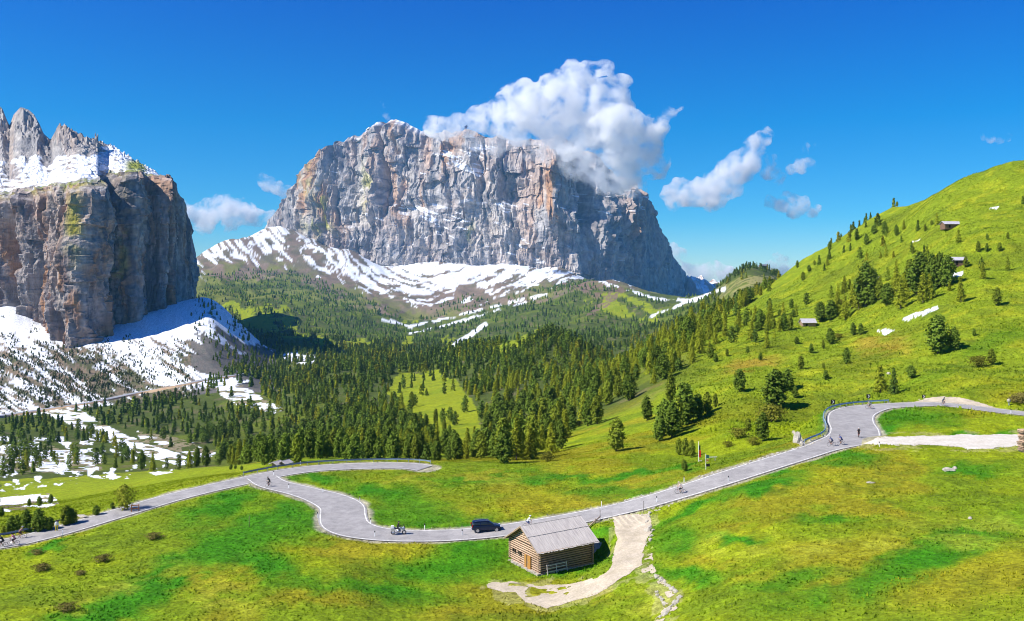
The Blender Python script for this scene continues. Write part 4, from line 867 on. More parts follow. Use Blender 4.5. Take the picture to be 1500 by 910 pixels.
tussocks('slope_grass', 'coarse grass tussocks on the steep right slope', 120000, 165, 560, 720, 1540, .18, .60, lambda px, y: lookup(slope_r, px, y) > .3)
# ------------------------------------------------------------------ built things
import bmesh
def empty(name, loc, rz=0, label=None, cat=None, group=None, s=1):
    e = bpy.data.objects.new(name, None); C.objects.link(e); e.location = loc; e.rotation_euler = (0, 0, rz); e.scale = (s, s, s); e.empty_display_size = .2
    return tag(e, label, cat, group)
class MB:
    def __init__(s): s.bm = bmesh.new()
    def box(s, c, d, rz=0, rx=0, ry=0, taper=None):
        M = Matrix.Translation(c) @ Matrix.Rotation(rz, 4, 'Z') @ Matrix.Rotation(ry, 4, 'Y') @ Matrix.Rotation(rx, 4, 'X') @ Matrix.Diagonal((d[0], d[1], d[2], 1))
        r = bmesh.ops.create_cube(s.bm, size=1, matrix=Matrix.Identity(4))
        if taper:
            for v in r['verts']:
                if v.co.z > 0: v.co.x *= taper; v.co.y *= taper
        for v in r['verts']: v.co = M @ v.co
        return s
    def cyl(s, a, b, r0, r1=None, n=10):
        a = Vector(a); b = Vector(b); r1 = r0 if r1 is None else r1; d = b-a
        M = Matrix.Translation((a+b)/2) @ d.to_track_quat('Z', 'Y').to_matrix().to_4x4()
        bmesh.ops.create_cone(s.bm, cap_ends=True, segments=n, radius1=r0, radius2=r1, depth=d.length, matrix=M); return s
    def tube(s, pts, r, n=6):
        for a, b in zip(pts[:-1], pts[1:]): s.cyl(a, b, r, r, n)
        return s
    def torus(s, c, R, r, axis='Y', n=20, m=6):
        vs = []
        for i in range(n):
            a = 2*math.pi*i/n
            for k in range(m):
                b = 2*math.pi*k/m; q = R+r*math.cos(b); p = (q*math.cos(a), r*math.sin(b), q*math.sin(a)) if axis == 'Y' else (q*math.cos(a), q*math.sin(a), r*math.sin(b))
                vs.append(s.bm.verts.new((c[0]+p[0], c[1]+p[1], c[2]+p[2])))
        for i in range(n):
            for k in range(m): s.bm.faces.new((vs[i*m+k], vs[i*m+(k+1)%m], vs[((i+1)%n)*m+(k+1)%m], vs[((i+1)%n)*m+k]))
        return s
    def ico(s, c, r, sc=(1,1,1), sub=2):
        bmesh.ops.create_icosphere(s.bm, subdivisions=sub, radius=r, matrix=Matrix.Translation(c) @ Matrix.Diagonal((*sc, 1))); return s
    def poly(s, pts, depth_axis, t):
        """prism: outline pts (list of 3-tuples) pushed along vector t"""
        a = [s.bm.verts.new(p) for p in pts]; b = [s.bm.verts.new(Vector(p)+Vector(t)) for p in pts]; n = len(a)
        s.bm.faces.new(a); s.bm.faces.new(b[::-1])
        for i in range(n): s.bm.faces.new((a[i], b[i], b[(i+1)%n], a[(i+1)%n]))
        return s
    def out(s, name, m, parent=None, smooth=False, bevel=0):
        if bevel: bmesh.ops.bevel(s.bm, geom=s.bm.edges[:], offset=bevel, segments=2, affect='EDGES')
        bmesh.ops.recalc_face_normals(s.bm, faces=s.bm.faces[:])
        me = bpy.data.meshes.new(name); s.bm.to_mesh(me); s.bm.free(); me.materials.append(m)
        if smooth: me.polygons.foreach_set('use_smooth', [True]*len(me.polygons))
        o = bpy.data.objects.new(name, me); C.objects.link(o)
        if parent: o.parent = parent
        return o
def copy_tree(o, parent=None):
    c = o.copy(); C.objects.link(c); c.parent = parent
    for ch in list(o.children): copy_tree(ch, c)
    return c
M_logl = noisy('sunlit_tone_log', (.66,.47,.33), (.44,.29,.19), 2.2, .85, .4, (1,1,6)); M_logd = noisy('shaded_tone_log', (.38,.27,.18), (.24,.165,.11), 2.2, .9, .4, (1,1,6))  # same barn logs in two tones: sunlit gable painted paler, shaded walls darker
M_chink = noisy('dark_gap_between_logs', (.05,.035,.025), (.10,.075,.055), 3, .95)
M_board = noisy('weathered_roof_board', (.68,.62,.56), (.44,.39,.36), 1.3, .85, .3, (5,.5,.5), lo=.3, hi=.7); M_door = noisy('orange_brown_door', (.50,.26,.06), (.36,.17,.05), 4, .7, .2, (6,6,1))
M_dark = mat('dark_opening', (.02,.016,.012), .9); M_stone = noisy('pale_stone', (.50,.46,.38), (.36,.33,.27), 3, .95, .5)
M_steel = noisy('galvanised_steel', (.42,.47,.52), (.30,.35,.40), 2, .45, .1, metal=.6); M_rail = noisy('weathered_blue_grey_rail', (.22,.30,.38), (.14,.19,.24), .6, .5, .1, metal=.3)
M_black = mat('black_rubber', (.015,.015,.017), .6); M_white = mat('white_plastic', (.80,.80,.78), .5); M_red = mat('red_plastic', (.70,.03,.02), .45)
# ---- log barn
L_ = GL; Wd = GW; eav = 3.1; rise = 2.1
rz = math.atan2(uAC[1], uAC[0])
barn = empty('log_barn', (BA[0], BA[1], PADZ), rz, 'weathered log barn with grey board roof below the road', 'barn')
# local: x along the long wall (A->C), y into the building (A->B), z up
def logwall(name, p0, p1, h, m, thick=.26, over=.22, gable=False):
    mb = MB(); p0 = Vector(p0); p1 = Vector(p1); d = (p1-p0).normalized(); Ln = (p1-p0).length; n = 11
    for i in range(n):
        z = .16+i*(h/n); r = h/n*.39*(.88+.2*random.random()); j = .06*random.random()
        a = p0-d*(over+j); b = p1+d*(over+j)
        mb.cyl((a.x, a.y, z), (b.x, b.y, z+random.uniform(-.015,.015)), r, r*.96, 8)
    if gable:
        k = 7
        for i in range(k):
            f = (i+.5)/k; z = h+.1+f*rise*.96; c = (p0+p1)/2; hl = Ln/2*(1-f)*.97
            mb.cyl((c-d*hl).to_tuple()[:2]+(z,), (c+d*hl).to_tuple()[:2]+(z,), rise/k*.40, None, 8)
    o = mb.out(name, m, barn, True); q = MB()
    nrm_ = Vector((-d.y, d.x, 0)); c = (p0+p1)/2; q.box((c.x, c.y, h/2+.05), (Ln, .06, h), math.atan2(d.y, d.x))
    if gable:
        a = c-d*(Ln/2-.1); b = c+d*(Ln/2-.1)
        q.poly([(a.x-nrm_.x*.04, a.y-nrm_.y*.04, h), (b.x-nrm_.x*.04, b.y-nrm_.y*.04, h), (c.x-nrm_.x*.04, c.y-nrm_.y*.04, h+rise-.05)], None, nrm_*.08)
    q.out('chinking', M_chink, o); return o
logwall('wall', (0,0,0), (L_,0,0), eav, M_logd); logwall('wall', (0,Wd,0), (L_,Wd,0), eav, M_logd)
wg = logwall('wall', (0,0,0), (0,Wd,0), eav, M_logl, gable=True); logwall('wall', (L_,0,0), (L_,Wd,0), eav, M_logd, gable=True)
# roof boards, each slope a sheet of overlapping planks with a second course above
ov = .65; og = .7; sl_ = math.hypot(Wd/2+ov, rise*(Wd/2+ov)/(Wd/2)); pa = math.atan2(rise, Wd/2)
for side in (0, 1):
    mb = MB(); nbd = 44
    for i in range(nbd):
        x = -og+(L_+2*og)*(i+.5)/nbd; w = (L_+2*og)/nbd*.96
        for (f0, f1, lift) in ((0, .62, 0), (.58, 1.0, .055)):
            g0 = f0-(random.random()*.03 if f0 == 0 else random.random()*.008); g1 = f1+(random.random()*.01)
            y0 = -ov+(Wd/2+ov)*g0; y1 = -ov+(Wd/2+ov)*g1
            zz0 = eav+.18+rise/(Wd/2)*y0+lift+random.uniform(0,.018); zz1 = eav+.18+rise/(Wd/2)*y1+lift
            yy0, yy1 = (y0, y1) if side == 0 else (Wd-y0, Wd-y1)
            c = ((x), (yy0+yy1)/2, (zz0+zz1)/2); ang = math.atan2(zz1-zz0, yy1-yy0)
            mb.box(c, (w, math.hypot(yy1-yy0, zz1-zz0), .035), 0, ang if side == 0 else ang+math.pi)
    mb.out('roof', M_board, barn)
MB().box((L_/2, Wd/2, eav+rise+.22), (L_+2*og, .20, .05)).out('ridge_board', M_board, barn)
for y, z in ((-.55, eav+.02-.25), (Wd+.55, eav+.02-.25), (Wd/2, eav+rise-.02)):
    MB().cyl((-og+.08, y, z), (L_+og-.08, y, z), .10).out('purlin', M_logd, barn, True)
for s_ in (0, 1):                                                   # barge boards on the lit gable
    y0, y1 = (-ov, Wd/2) if s_ == 0 else (Wd+ov, Wd/2); z0, z1 = eav+.10-rise/(Wd/2)*ov, eav+rise+.10
    MB().box((-og+.03, (y0+y1)/2, (z0+z1)/2), (.05, math.hypot(y1-y0, z1-z0), .2), 0, math.atan2(z1-z0, y1-y0)).out('barge_board', M_logd, barn)
dr = MB().box((-.20, Wd*.30, .95), (.10, .72, 1.75)).out('door', M_door, barn); MB().box((-.27, Wd*.30+.22, 1.0), (.04, .05, .16)).out('handle', M_steel, dr)
MB().box((-.20, Wd*.42, .95), (.10, .42, 1.75)).out('door', M_door, barn)
MB().box((-.215, Wd*.36, .95), (.10, .10, 1.9)).out('door_frame', M_logd, barn)
for yf in (.60, .66, .80, .86): 
    w_ = MB().box((-.215, Wd*yf, 1.65), (.10, .26, .42)).out('window', M_dark, barn); MB().box((-.235, Wd*yf, 1.65), (.10, .05, .42)).out('frame', M_logd, w_)
MB().box((-.21, Wd*.64, .75), (.10, .5, .10)).out('ledge', M_logd, barn)
mb = MB()
for i in range(26):
    t = i/25; x_, y_ = (-.12, -.2+t*(Wd+.4)); mb.box((x_-.15+random.uniform(-.1,.1), y_, .02), (random.uniform(.35,.7), random.uniform(.3,.55), random.uniform(.3,.45)), random.random())
for i in range(30):
    mb.box((-.1+i/29*L_, -.12+random.uniform(-.05,.05), -.02), (random.uniform(.35,.6), .4, .28), random.random()*.4)
mb.out('stone_footing', M_stone, barn, False, .03)
# a low wooden rack leaning by the long wall
rk = empty('wooden_rack', (BA[0]+uAC[0]*2.3+uAC[1]*.75, BA[1]+uAC[1]*2.3-uAC[0]*.75, PADZ), rz, 'grey wooden hay rack standing by the shaded long wall of the barn', 'rack')
for x in (-1.5, 1.5, -.1): MB().cyl((x, 0, -.1), (x, .25, 1.25), .05).out('post', M_board, rk)
for z in (.35, .75, 1.1): MB().box((0, .05+z*.16, z), (3.2, .05, .10)).out('rail', M_board, rk)
# ---- slope huts
def hut(px, py, w, d, h, rise, rz, label, wallm, roofm, base=100, name='wooden_hut'):
    g = g_at(px, py, base); e = empty(name, g, rz, label, 'hut')
    MB().box((0,0,h/2-.4), (w,d,h+.8)).out('wall', wallm, e)
    mb = MB()
    for s_ in (-1, 1): 
        L2 = math.hypot(d/2+.5, rise); mb.box((0, s_*(d/4+.22), h+rise/2-.05), (w+1.0, L2+.1, .12), 0, -s_*math.atan2(rise, d/2+.5))
    mb.out('roof', roofm, e)
    for x in (-w/2, w/2-.1): MB().poly([(x,-d/2,h),(x,d/2,h),(x,0,h+rise*.88)], None, (.1,0,0)).out('gable', wallm, e)
    MB().box((-w*.2, -d/2-.03, h*.4), (.9, .08, min(1.7, h*.75))).out('door', M_dark, e)
    return e
M_brown = noisy('red_brown_timber', (.24,.14,.09), (.17,.11,.07), 2, .85); M_lilac = noisy('silver_grey_boards', (.55,.52,.56), (.42,.40,.43), 1.5, .8)
hut(1183,478,6.2,4.2,1.7,1.9,.05,'small hut with a pale grey roof below the slope grove',M_logd,M_lilac)
hut(1392,334,8.2,4.2,1.8,1.5,.10,'long brown hut with silver roof highest on the right slope',M_brown,M_lilac)
hut(1403,388,5.5,4,2,1.4,-.1,'small brown hut behind the right end of the slope grove',M_brown,M_lilac)
for px, py, lab in ((405,688,'squat brown hut with pale roof just beyond the left guardrail'),(418,684,'white roofed hut at the wood edge beyond the left guardrail')):
    hut(px, py, 1.3, 1.3, .75, .5, 1.1, lab, M_logd, noisy('pale_roof', (.50,.46,.45), (.38,.34,.34), 2), 178)
hut(875,409,30,20,14,8,.3,'dark refuge building on the knoll under the great mountain',noisy('dark_timber', (.07,.08,.10), (.12,.12,.13), .2),noisy('slate', (.10,.12,.15), (.16,.17,.2), .2), name='refuge_building')
hut(868,411,14,12,9,4,.3,'smaller annex left of the refuge building on the knoll',noisy('annex_timber', (.10,.10,.12), (.15,.14,.14), .2),noisy('annex_slate', (.12,.14,.17), (.16,.17,.2), .2), name='refuge_annex')
hut(1118,393,17,11,5,3.4,.3,'dark lodge on the small summit right of the gap',noisy('lodge_wall', (.12,.10,.09), (.2,.17,.14), .2),noisy('lodge_roof', (.14,.14,.17), (.2,.2,.23), .2), name='summit_lodge')
# ---- road furniture
def road_at(px, cc):
    q = cc[:, 0]/cc[:, 1]*F+CX; i = int(np.argmin(np.abs(q-px))); return i
def guardrail(name, cc, ww, i0, i1, side, label, off=.55, m=M_rail, double=False):
    T = np.gradient(cc[:, :2], axis=0); T /= np.linalg.norm(T, axis=1)[:, None]; Nn = np.stack([-T[:, 1], T[:, 0]], 1)
    P = [(cc[i, 0]+Nn[i, 0]*side*(ww[i]/2+off), cc[i, 1]+Nn[i, 1]*side*(ww[i]/2+off), cc[i, 2]) for i in range(i0, i1)]
    e = empty(name, P[0], 0, label, 'guardrail'); o0 = Vector(P[0]); P = np.array(P)-np.array(o0)
    prof = [(-.03,.46),(.035,.52),(.0,.60),(.035,.68),(-.03,.76)]
    V_ = []
    Tl = np.gradient(P[:, :2], axis=0); Tl /= np.linalg.norm(Tl, axis=1)[:, None]+1e-9; Nl = np.stack([-Tl[:, 1], Tl[:, 0]], 1)
    prof2 = prof+[(q[0]-.02*side, q[1]) for q in prof[::-1]]
    V_ = np.array([[(P[i, 0]+Nl[i, 0]*a, P[i, 1]+Nl[i, 1]*a, P[i, 2]+z) for a, z in prof2] for i in range(len(P))]); n = len(prof2)
    V_ = np.concatenate([V_, V_[:, :1]], 1)
    npmesh('rail', V_.reshape(-1, 3), gridfaces(len(P), n+1), None, False, m, parent=e)
    pm = None; acc = 0
    for i in range(len(P)):
        if i: acc += np.linalg.norm(P[i]-P[i-1])
        if i == 0 or acc > 2.0 or i == len(P)-1:
            acc = 0; a = math.atan2(Tl[i, 1], Tl[i, 0])
            if pm is None:
                p = MB().box((0, 0, .28), (.08, .10, 1.0)).out('post', M_steel, e); pm = p
            else: p = pm.copy(); C.objects.link(p); p.parent = e
            p.location = (P[i, 0]+Nl[i, 0]*side*.09, P[i, 1]+Nl[i, 1]*side*.09, P[i, 2]); p.rotation_euler = (0, 0, a)
    return e
def sgn_for(cc, i, farther=True):
    T = cc[min(i+1, len(cc)-1), :2]-cc[max(i-1, 0), :2]; n = np.array([-T[1], T[0]]); return 1 if (n[1] > 0) == farther else -1
a, b = road_at(-40, main_c), road_at(122, main_c)
guardrail('guardrail', main_c, main_w, a, b, sgn_for(main_c, a), 'grey guardrail beside the cyclists at the lower left')
a, b = road_at(372, main_c), len(main_c)-1
guardrail('guardrail', main_c, main_w, a, b, sgn_for(main_c, a), 'dark guardrail curving round the far loop at the wood edge')
a, b = road_at(1208, link_c[:]), 0
seg = [i for i in range(len(link_c)) if link_c[i, 0]/link_c[i, 1]*F+CX > 1206]
i0 = seg[0]; i1 = [i for i in seg if link_c[i, 0]/link_c[i, 1]*F+CX < 1322][-1]
guardrail('guardrail', link_c, link_w, i0, i1, sgn_for(link_c, i0), 'blue grey guardrail wrapping the upper right bend', m=noisy('blue_rail', (.25,.42,.58), (.16,.30,.44), .5, .45))
# delineator posts
def post_mesh():
    a = MB().box((0,0,.38), (.13,.09,1.0), taper=.85).out('marker_post', M_white); MB().box((0,0,.80), (.135,.095,.2)).out('black_band', M_black, a); return a
pp = post_mesh()
spots = [(423,716,'first white marker post on the loop meadow edge of the s-bend'),(473,722,'second white marker post along the s-bend'),(527,735,'white marker post at the pale verge of the s-bend'),(543,768,'white marker post at the inner lower corner of the s-bend'),
 (549,787,'white marker post on the outer edge below the s-bend'),(622,776,'white marker post behind the motorcycle on the meadow side'),(677,785,'white marker post in front of the dark car'),(465,759,'marker post on the outer left corner of the s-bend'),(401,697,'marker post at the fork of the two roads'),
 (962,736,'white marker post where the track meets the road'),(1002,706,'white marker post behind the cyclist in the straight'),(1067,706,'short marker post on the lower road edge right of the cyclist'),(1481,606,'white marker post by the upper road near the right edge'),(1288,655,'marker post at the mouth of the gravel lot'),(440,681,'marker post by the far guardrail')]
for k, (px, py, lab) in enumerate(spots):
    o = pp if k == 0 else copy_tree(pp); o.location = g_at(px, py, 90)+Vector((0,0,-.02)); tag(o, lab, 'marker post', 'white marker posts along the road'); o.rotation_euler = (0, 0, random.uniform(-.3,.3))
def pole(px, py, h, m, lab, r=.05, name='snow_pole'):
    g = g_at(px, py, 90); o = MB().cyl((0,0,-.3), (0,0,h), r, r*.8, 8).out(name, m, None, True); o.location = g; MB().cyl((0,0,h), (0,0,h+.04), r*1.15).out('cap', M_black, o); return tag(o, lab, 'pole')
pole(879,768,2.0,noisy('dark_pole', (.10,.09,.08), (.16,.14,.12), 3),'dark wooden snow pole at the track mouth right of the barn'); pole(943,751,1.6,noisy('dark_pole2', (.10,.09,.08), (.16,.14,.12), 3),'dark snow pole at the right corner of the track mouth'); pole(881,748,1.4,M_white,'thin white pole on the meadow edge behind the barn')
pole(365,772,1.6,M_logd,'thin weathered pole standing in the left meadow'); pole(82+10,0 or 788,1.2,M_steel,'short steel pole beside the left road near the yellow clad person')
# slanting rail from the barn to the snow pole
g1, g2 = g_at(879,762,90), g_at(858,780,90)
fe = empty('rail_fence', g1, 0, 'single slanting wooden rail between barn and snow pole', 'fence'); d_ = Vector(g2)-Vector(g1)
MB().cyl((0,-.1,.55), (d_.x*1.25,d_.y*1.25-.1,d_.z*1.25+.45), .09).out('rail', M_logl, fe, True)
for t in (.35, .98): MB().cyl((d_.x*t, d_.y*t, d_.z*t-.3), (d_.x*t, d_.y*t, d_.z*t+.8), .07).out('post', M_logd, fe, True)
# chevron boards on the upper bend
def chevron(px, py, rz, lab, s=1):
    g = g_at(px, py, 130); e = empty('curve_sign', g, rz, lab, 'road sign', None, s)
    MB().cyl((0,0,-.3), (0,0,1.5), .04).out('pole', M_steel, e); MB().box((0,-.06,1.35), (.95,.04,.95)).out('panel', M_black, e)
    for z in (-1, 1): MB().box((.06, -.09, 1.35+z*.17), (.50,.02,.17), 0, 0, z*math.radians(45)).out('chevron_bar', M_white, e)
chevron(1220,597,0,'black curve sign with white chevron left of the upper bend'); chevron(1272,589,0,'black curve sign with white chevron above the upper bend guardrail'); chevron(1353,588,0,'small curve sign with chevron before the gravel layby',.8)
# red flagged frame and trail board above the road
g = g_at(1023.5,677,130); e = empty('banner_pole', g, 0, 'white pole with a red banner beside the dark trees above the road', 'banner pole')
MB().cyl((0,0,-.3), (0,0,3.7), .06).out('pole', M_white, e); MB().box((.22,0,1.5), (.36,.05,1.25)).out('banner', M_red, e); MB().box((.17,0,2.6), (.28,.05,.8)).out('dark_panel', M_black, e); MB().box((.25,0,.25), (.6,.35,.12)).out('foot', M_stone, e)
g = g_at(1034,688,130); e = empty('trail_signpost', g, 0, 'white trail signpost with dark boards right of the red banner', 'signpost')
MB().cyl((0,0,-.3), (0,0,2.6), .05).out('pole', M_white, e); MB().box((.35,0,.75), (.6,.05,.45)).out('board', M_black, e); MB().box((.30,0,2.15), (.5,.05,.5)).out('board', noisy('green_board', (.03,.12,.10), (.05,.16,.12), 2), e); MB().box((.25,0,1.55),(.42,.05,.3)).out('board', M_door, e)
g = g_at(1041,676,130); e = empty('rail_barrier', g, .1, 'pale wooden rail barrier beside the trail signpost', 'barrier')
for x in (-.5,.8): MB().cyl((x,0,-.3),(x,0,.9),.05).out('post', M_board, e)
MB().box((.15,0,.75),(2.0,.06,.12)).out('rail', M_white, e)
g = g_at(198,750,120); e = empty('wooden_barrier', g, .3, 'small orange brown wooden gate frame beside the left road', 'barrier')
for x in (-.55,.55): MB().box((x,0,.5),(.13,.13,1.4)).out('post', noisy('orange_wood', (.55,.20,.07), (.45,.16,.06), 3), e)
for z in (.55,1.05): MB().box((0,0,z),(1.2,.07,.13)).out('rail', noisy('orange_wood2', (.55,.20,.07), (.45,.16,.06), 3), e)
for px, py, lab in ((1452,590,'faint marker frame on the bank above the upper road'),): pass
g = g_at(1478,594,150); e = empty('boundary_stone', g, 0, 'pale round boundary stone on a short post near the right edge', 'boundary stone'); MB().cyl((0,0,-.2),(0,0,.7),.12).out('post', M_steel, e); MB().ico((0,0,1.0),.42,(1,.8,1)).out('head', M_stone, e, True)
# stack of old planks cut by the right frame edge
g = g_at(1501,662,100); e = empty('plank_stack', g, .1, 'tall stack of weathered planks cut off by the right frame edge', 'plank stack')
for k in range(13): MB().box((.3+random.uniform(-.12,.12), 0, .1+k*.27), (1.9+random.uniform(-.3,.3), 1.3, .19), random.uniform(-.05,.05)).out('plank', M_logd if k % 3 else M_logl, e)
# ---- rocks
def rock(px, py, s, lab, grp=None, m=M_stone, name='boulder', sc=(1,.8,.7), cat='boulder'):
    bm = bmesh.new(); bmesh.ops.create_icosphere(bm, subdivisions=2, radius=s)
    r = random.Random(int(px*7+py))
    for v in bm.verts: v.co = Vector((v.co.x*sc[0], v.co.y*sc[1], v.co.z*sc[2]))*(.72+.5*r.random())
    me = bpy.data.meshes.new(name); bm.to_mesh(me); bm.free(); me.materials.append(m); o = bpy.data.objects.new(name, me); C.objects.link(o)
    g = g_at(px, py, 85); o.location = g+Vector((0,0,s*.15)); o.rotation_euler = (0,0,r.random()*6); return tag(o, lab, cat, grp)
rock(1168,648,1.15,'large pale upright boulder left of the upper bend',sc=(.7,.6,1.3)); rock(1174,652,.6,'smaller pale boulder leaning on the large upright one',sc=(.9,.6,.9))
rock(1390,690,.75,'white boulder in the grass below the gravel lot',sc=(1.3,.8,.5)); rock(1399,687,.4,'small white stone beside the boulder below the gravel lot'); rock(1275,708,.4,'flat white stone in the middle of the right meadow',sc=(1.6,.6,.4)); rock(1421,760,.28,'small pale stone low in the right meadow')
rock(949,778,.5,'brown white boulder beside the gravel track',sc=(1,.8,.8)); rock(952,773,.4,'smaller boulder touching the brown white one by the track'); rock(1302,548,.6,'dark stone on the slope above the yellow larch')
rock(120,757,.7,'flat snow white slab on the verge of the left road',sc=(1.9,.8,.25),name='slab',cat='slab')
k = 0
for (px0, py0, px1, py1, n, s) in [(905,738,945,726,12,.20),(948,726,1000,708,10,.18),(1020,700,1075,686,14,.22),(1080,684,1200,648,26,.26),(1200,648,1208,640,3,.3),(945,765,957,745,10,.22),(948,800,958,775,12,.22),(958,842,990,868,26,.22),(996,875,968,905,26,.24),(960,868,975,888,8,.2),(940,756,985,738,9,.18)]:
    for i in range(n):
        t = (i+random.random())/n; lab = ('pale stone in the row along the upper road edge' if py0 < 740 and px0 != 940 else 'pale stone lining the dry gully beside the track')
        rock(px0+(px1-px0)*t+random.uniform(-2,2), py0+(py1-py0)*t+random.uniform(-1.5,1.5), s*random.uniform(.5,1.4), lab, 'stones along the upper road edge' if py0 < 740 and px0 != 940 else 'stones lining the dry gully', name='stone', cat='stone')
# ---- vehicles
M_paint = mat('dark_blue_car_paint', (.012,.022,.06), .22, .4, .6); M_glass = mat('dark_window_glass', (.02,.03,.035), .08, 0, .6); M_rim = mat('alloy_rim', (.55,.55,.57), .3, .8); M_chrome = mat('silver', (.6,.62,.65), .25, .8)
def spline_body(name, secs, m, parent, sub=2):
    """loft of cross sections: each (x, [(y,z)...])"""
    bm = bmesh.new(); rows = [[bm.verts.new((x, y, z)) for y, z in s] for x, s in secs]; n = len(rows[0])
    for a_, b_ in zip(rows[:-1], rows[1:]):
        for i in range(n): bm.faces.new((a_[i], a_[(i+1)%n], b_[(i+1)%n], b_[i]))
    bm.faces.new(rows[0][::-1]); bm.faces.new(rows[-1])
    bmesh.ops.recalc_face_normals(bm, faces=bm.faces[:]); me = bpy.data.meshes.new(name); bm.to_mesh(me); bm.free(); me.materials.append(m)
    o = bpy.data.objects.new(name, me); C.objects.link(o); o.parent = parent
    if sub: md = o.modifiers.new('smooth', 'SUBSURF'); md.levels = sub; md.render_levels = sub
    me.polygons.foreach_set('use_smooth', [True]*len(me.polygons)); return o
def carsec(x, w, z0, zb, wt=None, zt=None):
    wt = w*.96 if wt is None else wt; zt = zb if zt is None else zt
    return (x, [(-w*.92,z0),(-w,z0+.22),(-w,zb-.08),(-wt,zt),(0,zt+.03),(wt,zt),(w,zb-.08),(w,z0+.22),(w*.92,z0),(0,z0-.02)])
i = road_at(706, link_c); T = link_c[i+3]-link_c[i-3]; hd = math.atan2(T[1], T[0])
car = empty('parked_car', Vector((link_c[i, 0]+math.sin(hd)*1.2, link_c[i, 1]-math.cos(hd)*1.2+1.9, link_c[i, 2]+.03)), hd+.03, 'dark blue estate car driving right on the road left of the barn', 'car'); car.name = 'estate_car'
bo = spline_body('body', [carsec(-2.12,.74,.42,.80), carsec(-2.06,.86,.30,.98), carsec(-1.2,.90,.24,1.02), carsec(0,.90,.22,1.0), carsec(1.1,.89,.24,.96), carsec(1.75,.85,.28,.86), carsec(2.08,.76,.34,.68), carsec(2.14,.66,.42,.60)], M_paint, car)
def cabsec(x, w, zb, wt, zt): return (x, [(-w,zb),(-(w*.55+wt*.45),(zb+zt)/2),(-wt,zt-.04),(-wt*.8,zt),(0,zt+.02),(wt*.8,zt),(wt,zt-.04),((w*.55+wt*.45),(zb+zt)/2),(w,zb),(0,zb)])
gl = spline_body('windows', [cabsec(-2.05,.78,.98,.66,1.05), cabsec(-1.85,.82,.94,.66,1.40), cabsec(-1.0,.84,.94,.66,1.50), cabsec(0,.84,.93,.66,1.52), cabsec(.45,.83,.93,.64,1.44), cabsec(1.2,.80,.92,.62,.98)], M_glass, car)
spline_body('roof', [cabsec(-1.98,.66,1.36,.60,1.40), cabsec(-1.7,.70,1.42,.62,1.49), cabsec(-.9,.71,1.48,.63,1.56), cabsec(0,.71,1.48,.63,1.57), cabsec(.5,.68,1.42,.60,1.50)], M_paint, car)
for y in (-.735,.735):
    for x0, x1 in ((-.95,-.9),(.12,.17)): MB().box(((x0+x1)/2, y*.99, 1.22), (.09,.06,.6), 0, .28*(1 if y > 0 else -1)).out('pillar', M_paint, car)
    MB().tube([(-1.7,y*.84,1.56),(-1.3,y*.84,1.62),(0,y*.84,1.63),(.4,y*.84,1.55)], .018).out('roof_rail', M_chrome, car)
    MB().box((.75, y*1.32, 1.02), (.14,.2,.13)).out('mirror', M_paint, car, False, .02)
    MB().box((-2.04, y*.98, .95), (.14,.2,.34)).out('tail_light', mat('tail_light', (.5,.01,.01), .2), car, False, .02)
    MB().box((2.0, y*.86, .72), (.2,.3,.14)).out('headlight', mat('headlight', (.7,.72,.75), .1), car, False, .03)
    for x in (-1.32, 1.38):
        w_ = MB().torus((0,0,0), .25, .085, 'Y').out('wheel', M_black, car, True); w_.location = (x, y*1.18, .33); r_ = MB().cyl((0,-.08,0),(0,.08,0), .215, None, 16).out('rim', M_rim, w_)
MB().box((-2.13, 0, .62), (.03,.5,.12)).out('number_plate', M_white, car)
# touring motorcycle
i = road_at(586, link_c); mo = empty('touring_motorcycle', Vector((link_c[i, 0], link_c[i, 1]+.4, link_c[i, 2]+.03)), .02, 'silver touring motorcycle with side cases riding right on the road', 'motorcycle')
for x in (-.78,.80):
    w_ = MB().torus((0,0,0), .25, .07, 'Y').out('wheel', M_black, mo, True); w_.location = (x,0,.32); MB().torus((0,0,0), .18, .02, 'Y').cyl((0,-.05,0),(0,.05,0),.07).out('rim', M_chrome, w_)
M_moto = mat('silver_blue_fairing', (.42,.46,.52), .25, .5)
MB().ico((.28,0,.88),.3,(1.25,.62,.7)).out('fuel_tank', M_moto, mo, True); MB().ico((.72,0,.85),.28,(.8,.85,1.1)).out('fairing', M_moto, mo, True); MB().box((.80,0,1.25),(.04,.42,.42),0,0,-.5).out('windscreen', M_glass, mo)
MB().ico((.05,0,.50),.28,(1.2,.75,.85)).out('engine', M_chrome, mo, True); MB().box((-.25,0,.86),(.75,.30,.12)).out('seat', M_black, mo, False, .03)
MB().cyl((.78,-.09,.34),(.58,-.09,.98),.035).cyl((.78,.09,.34),(.58,.09,.98),.035).out('fork', M_chrome, mo); MB().cyl((.5,-.38,1.12),(.5,.38,1.12),.02).out('handlebar', M_black, mo)
for y in (-.33,.33): MB().box((-.72,y,.72),(.55,.22,.38)).out('side_case', M_chrome, mo, False, .03)
MB().box((-.85,0,1.08),(.42,.5,.34)).out('top_case', M_white, mo, False, .03); MB().cyl((-.9,-.22,.35),(.1,-.22,.35),.05).out('exhaust', M_chrome, mo, True)
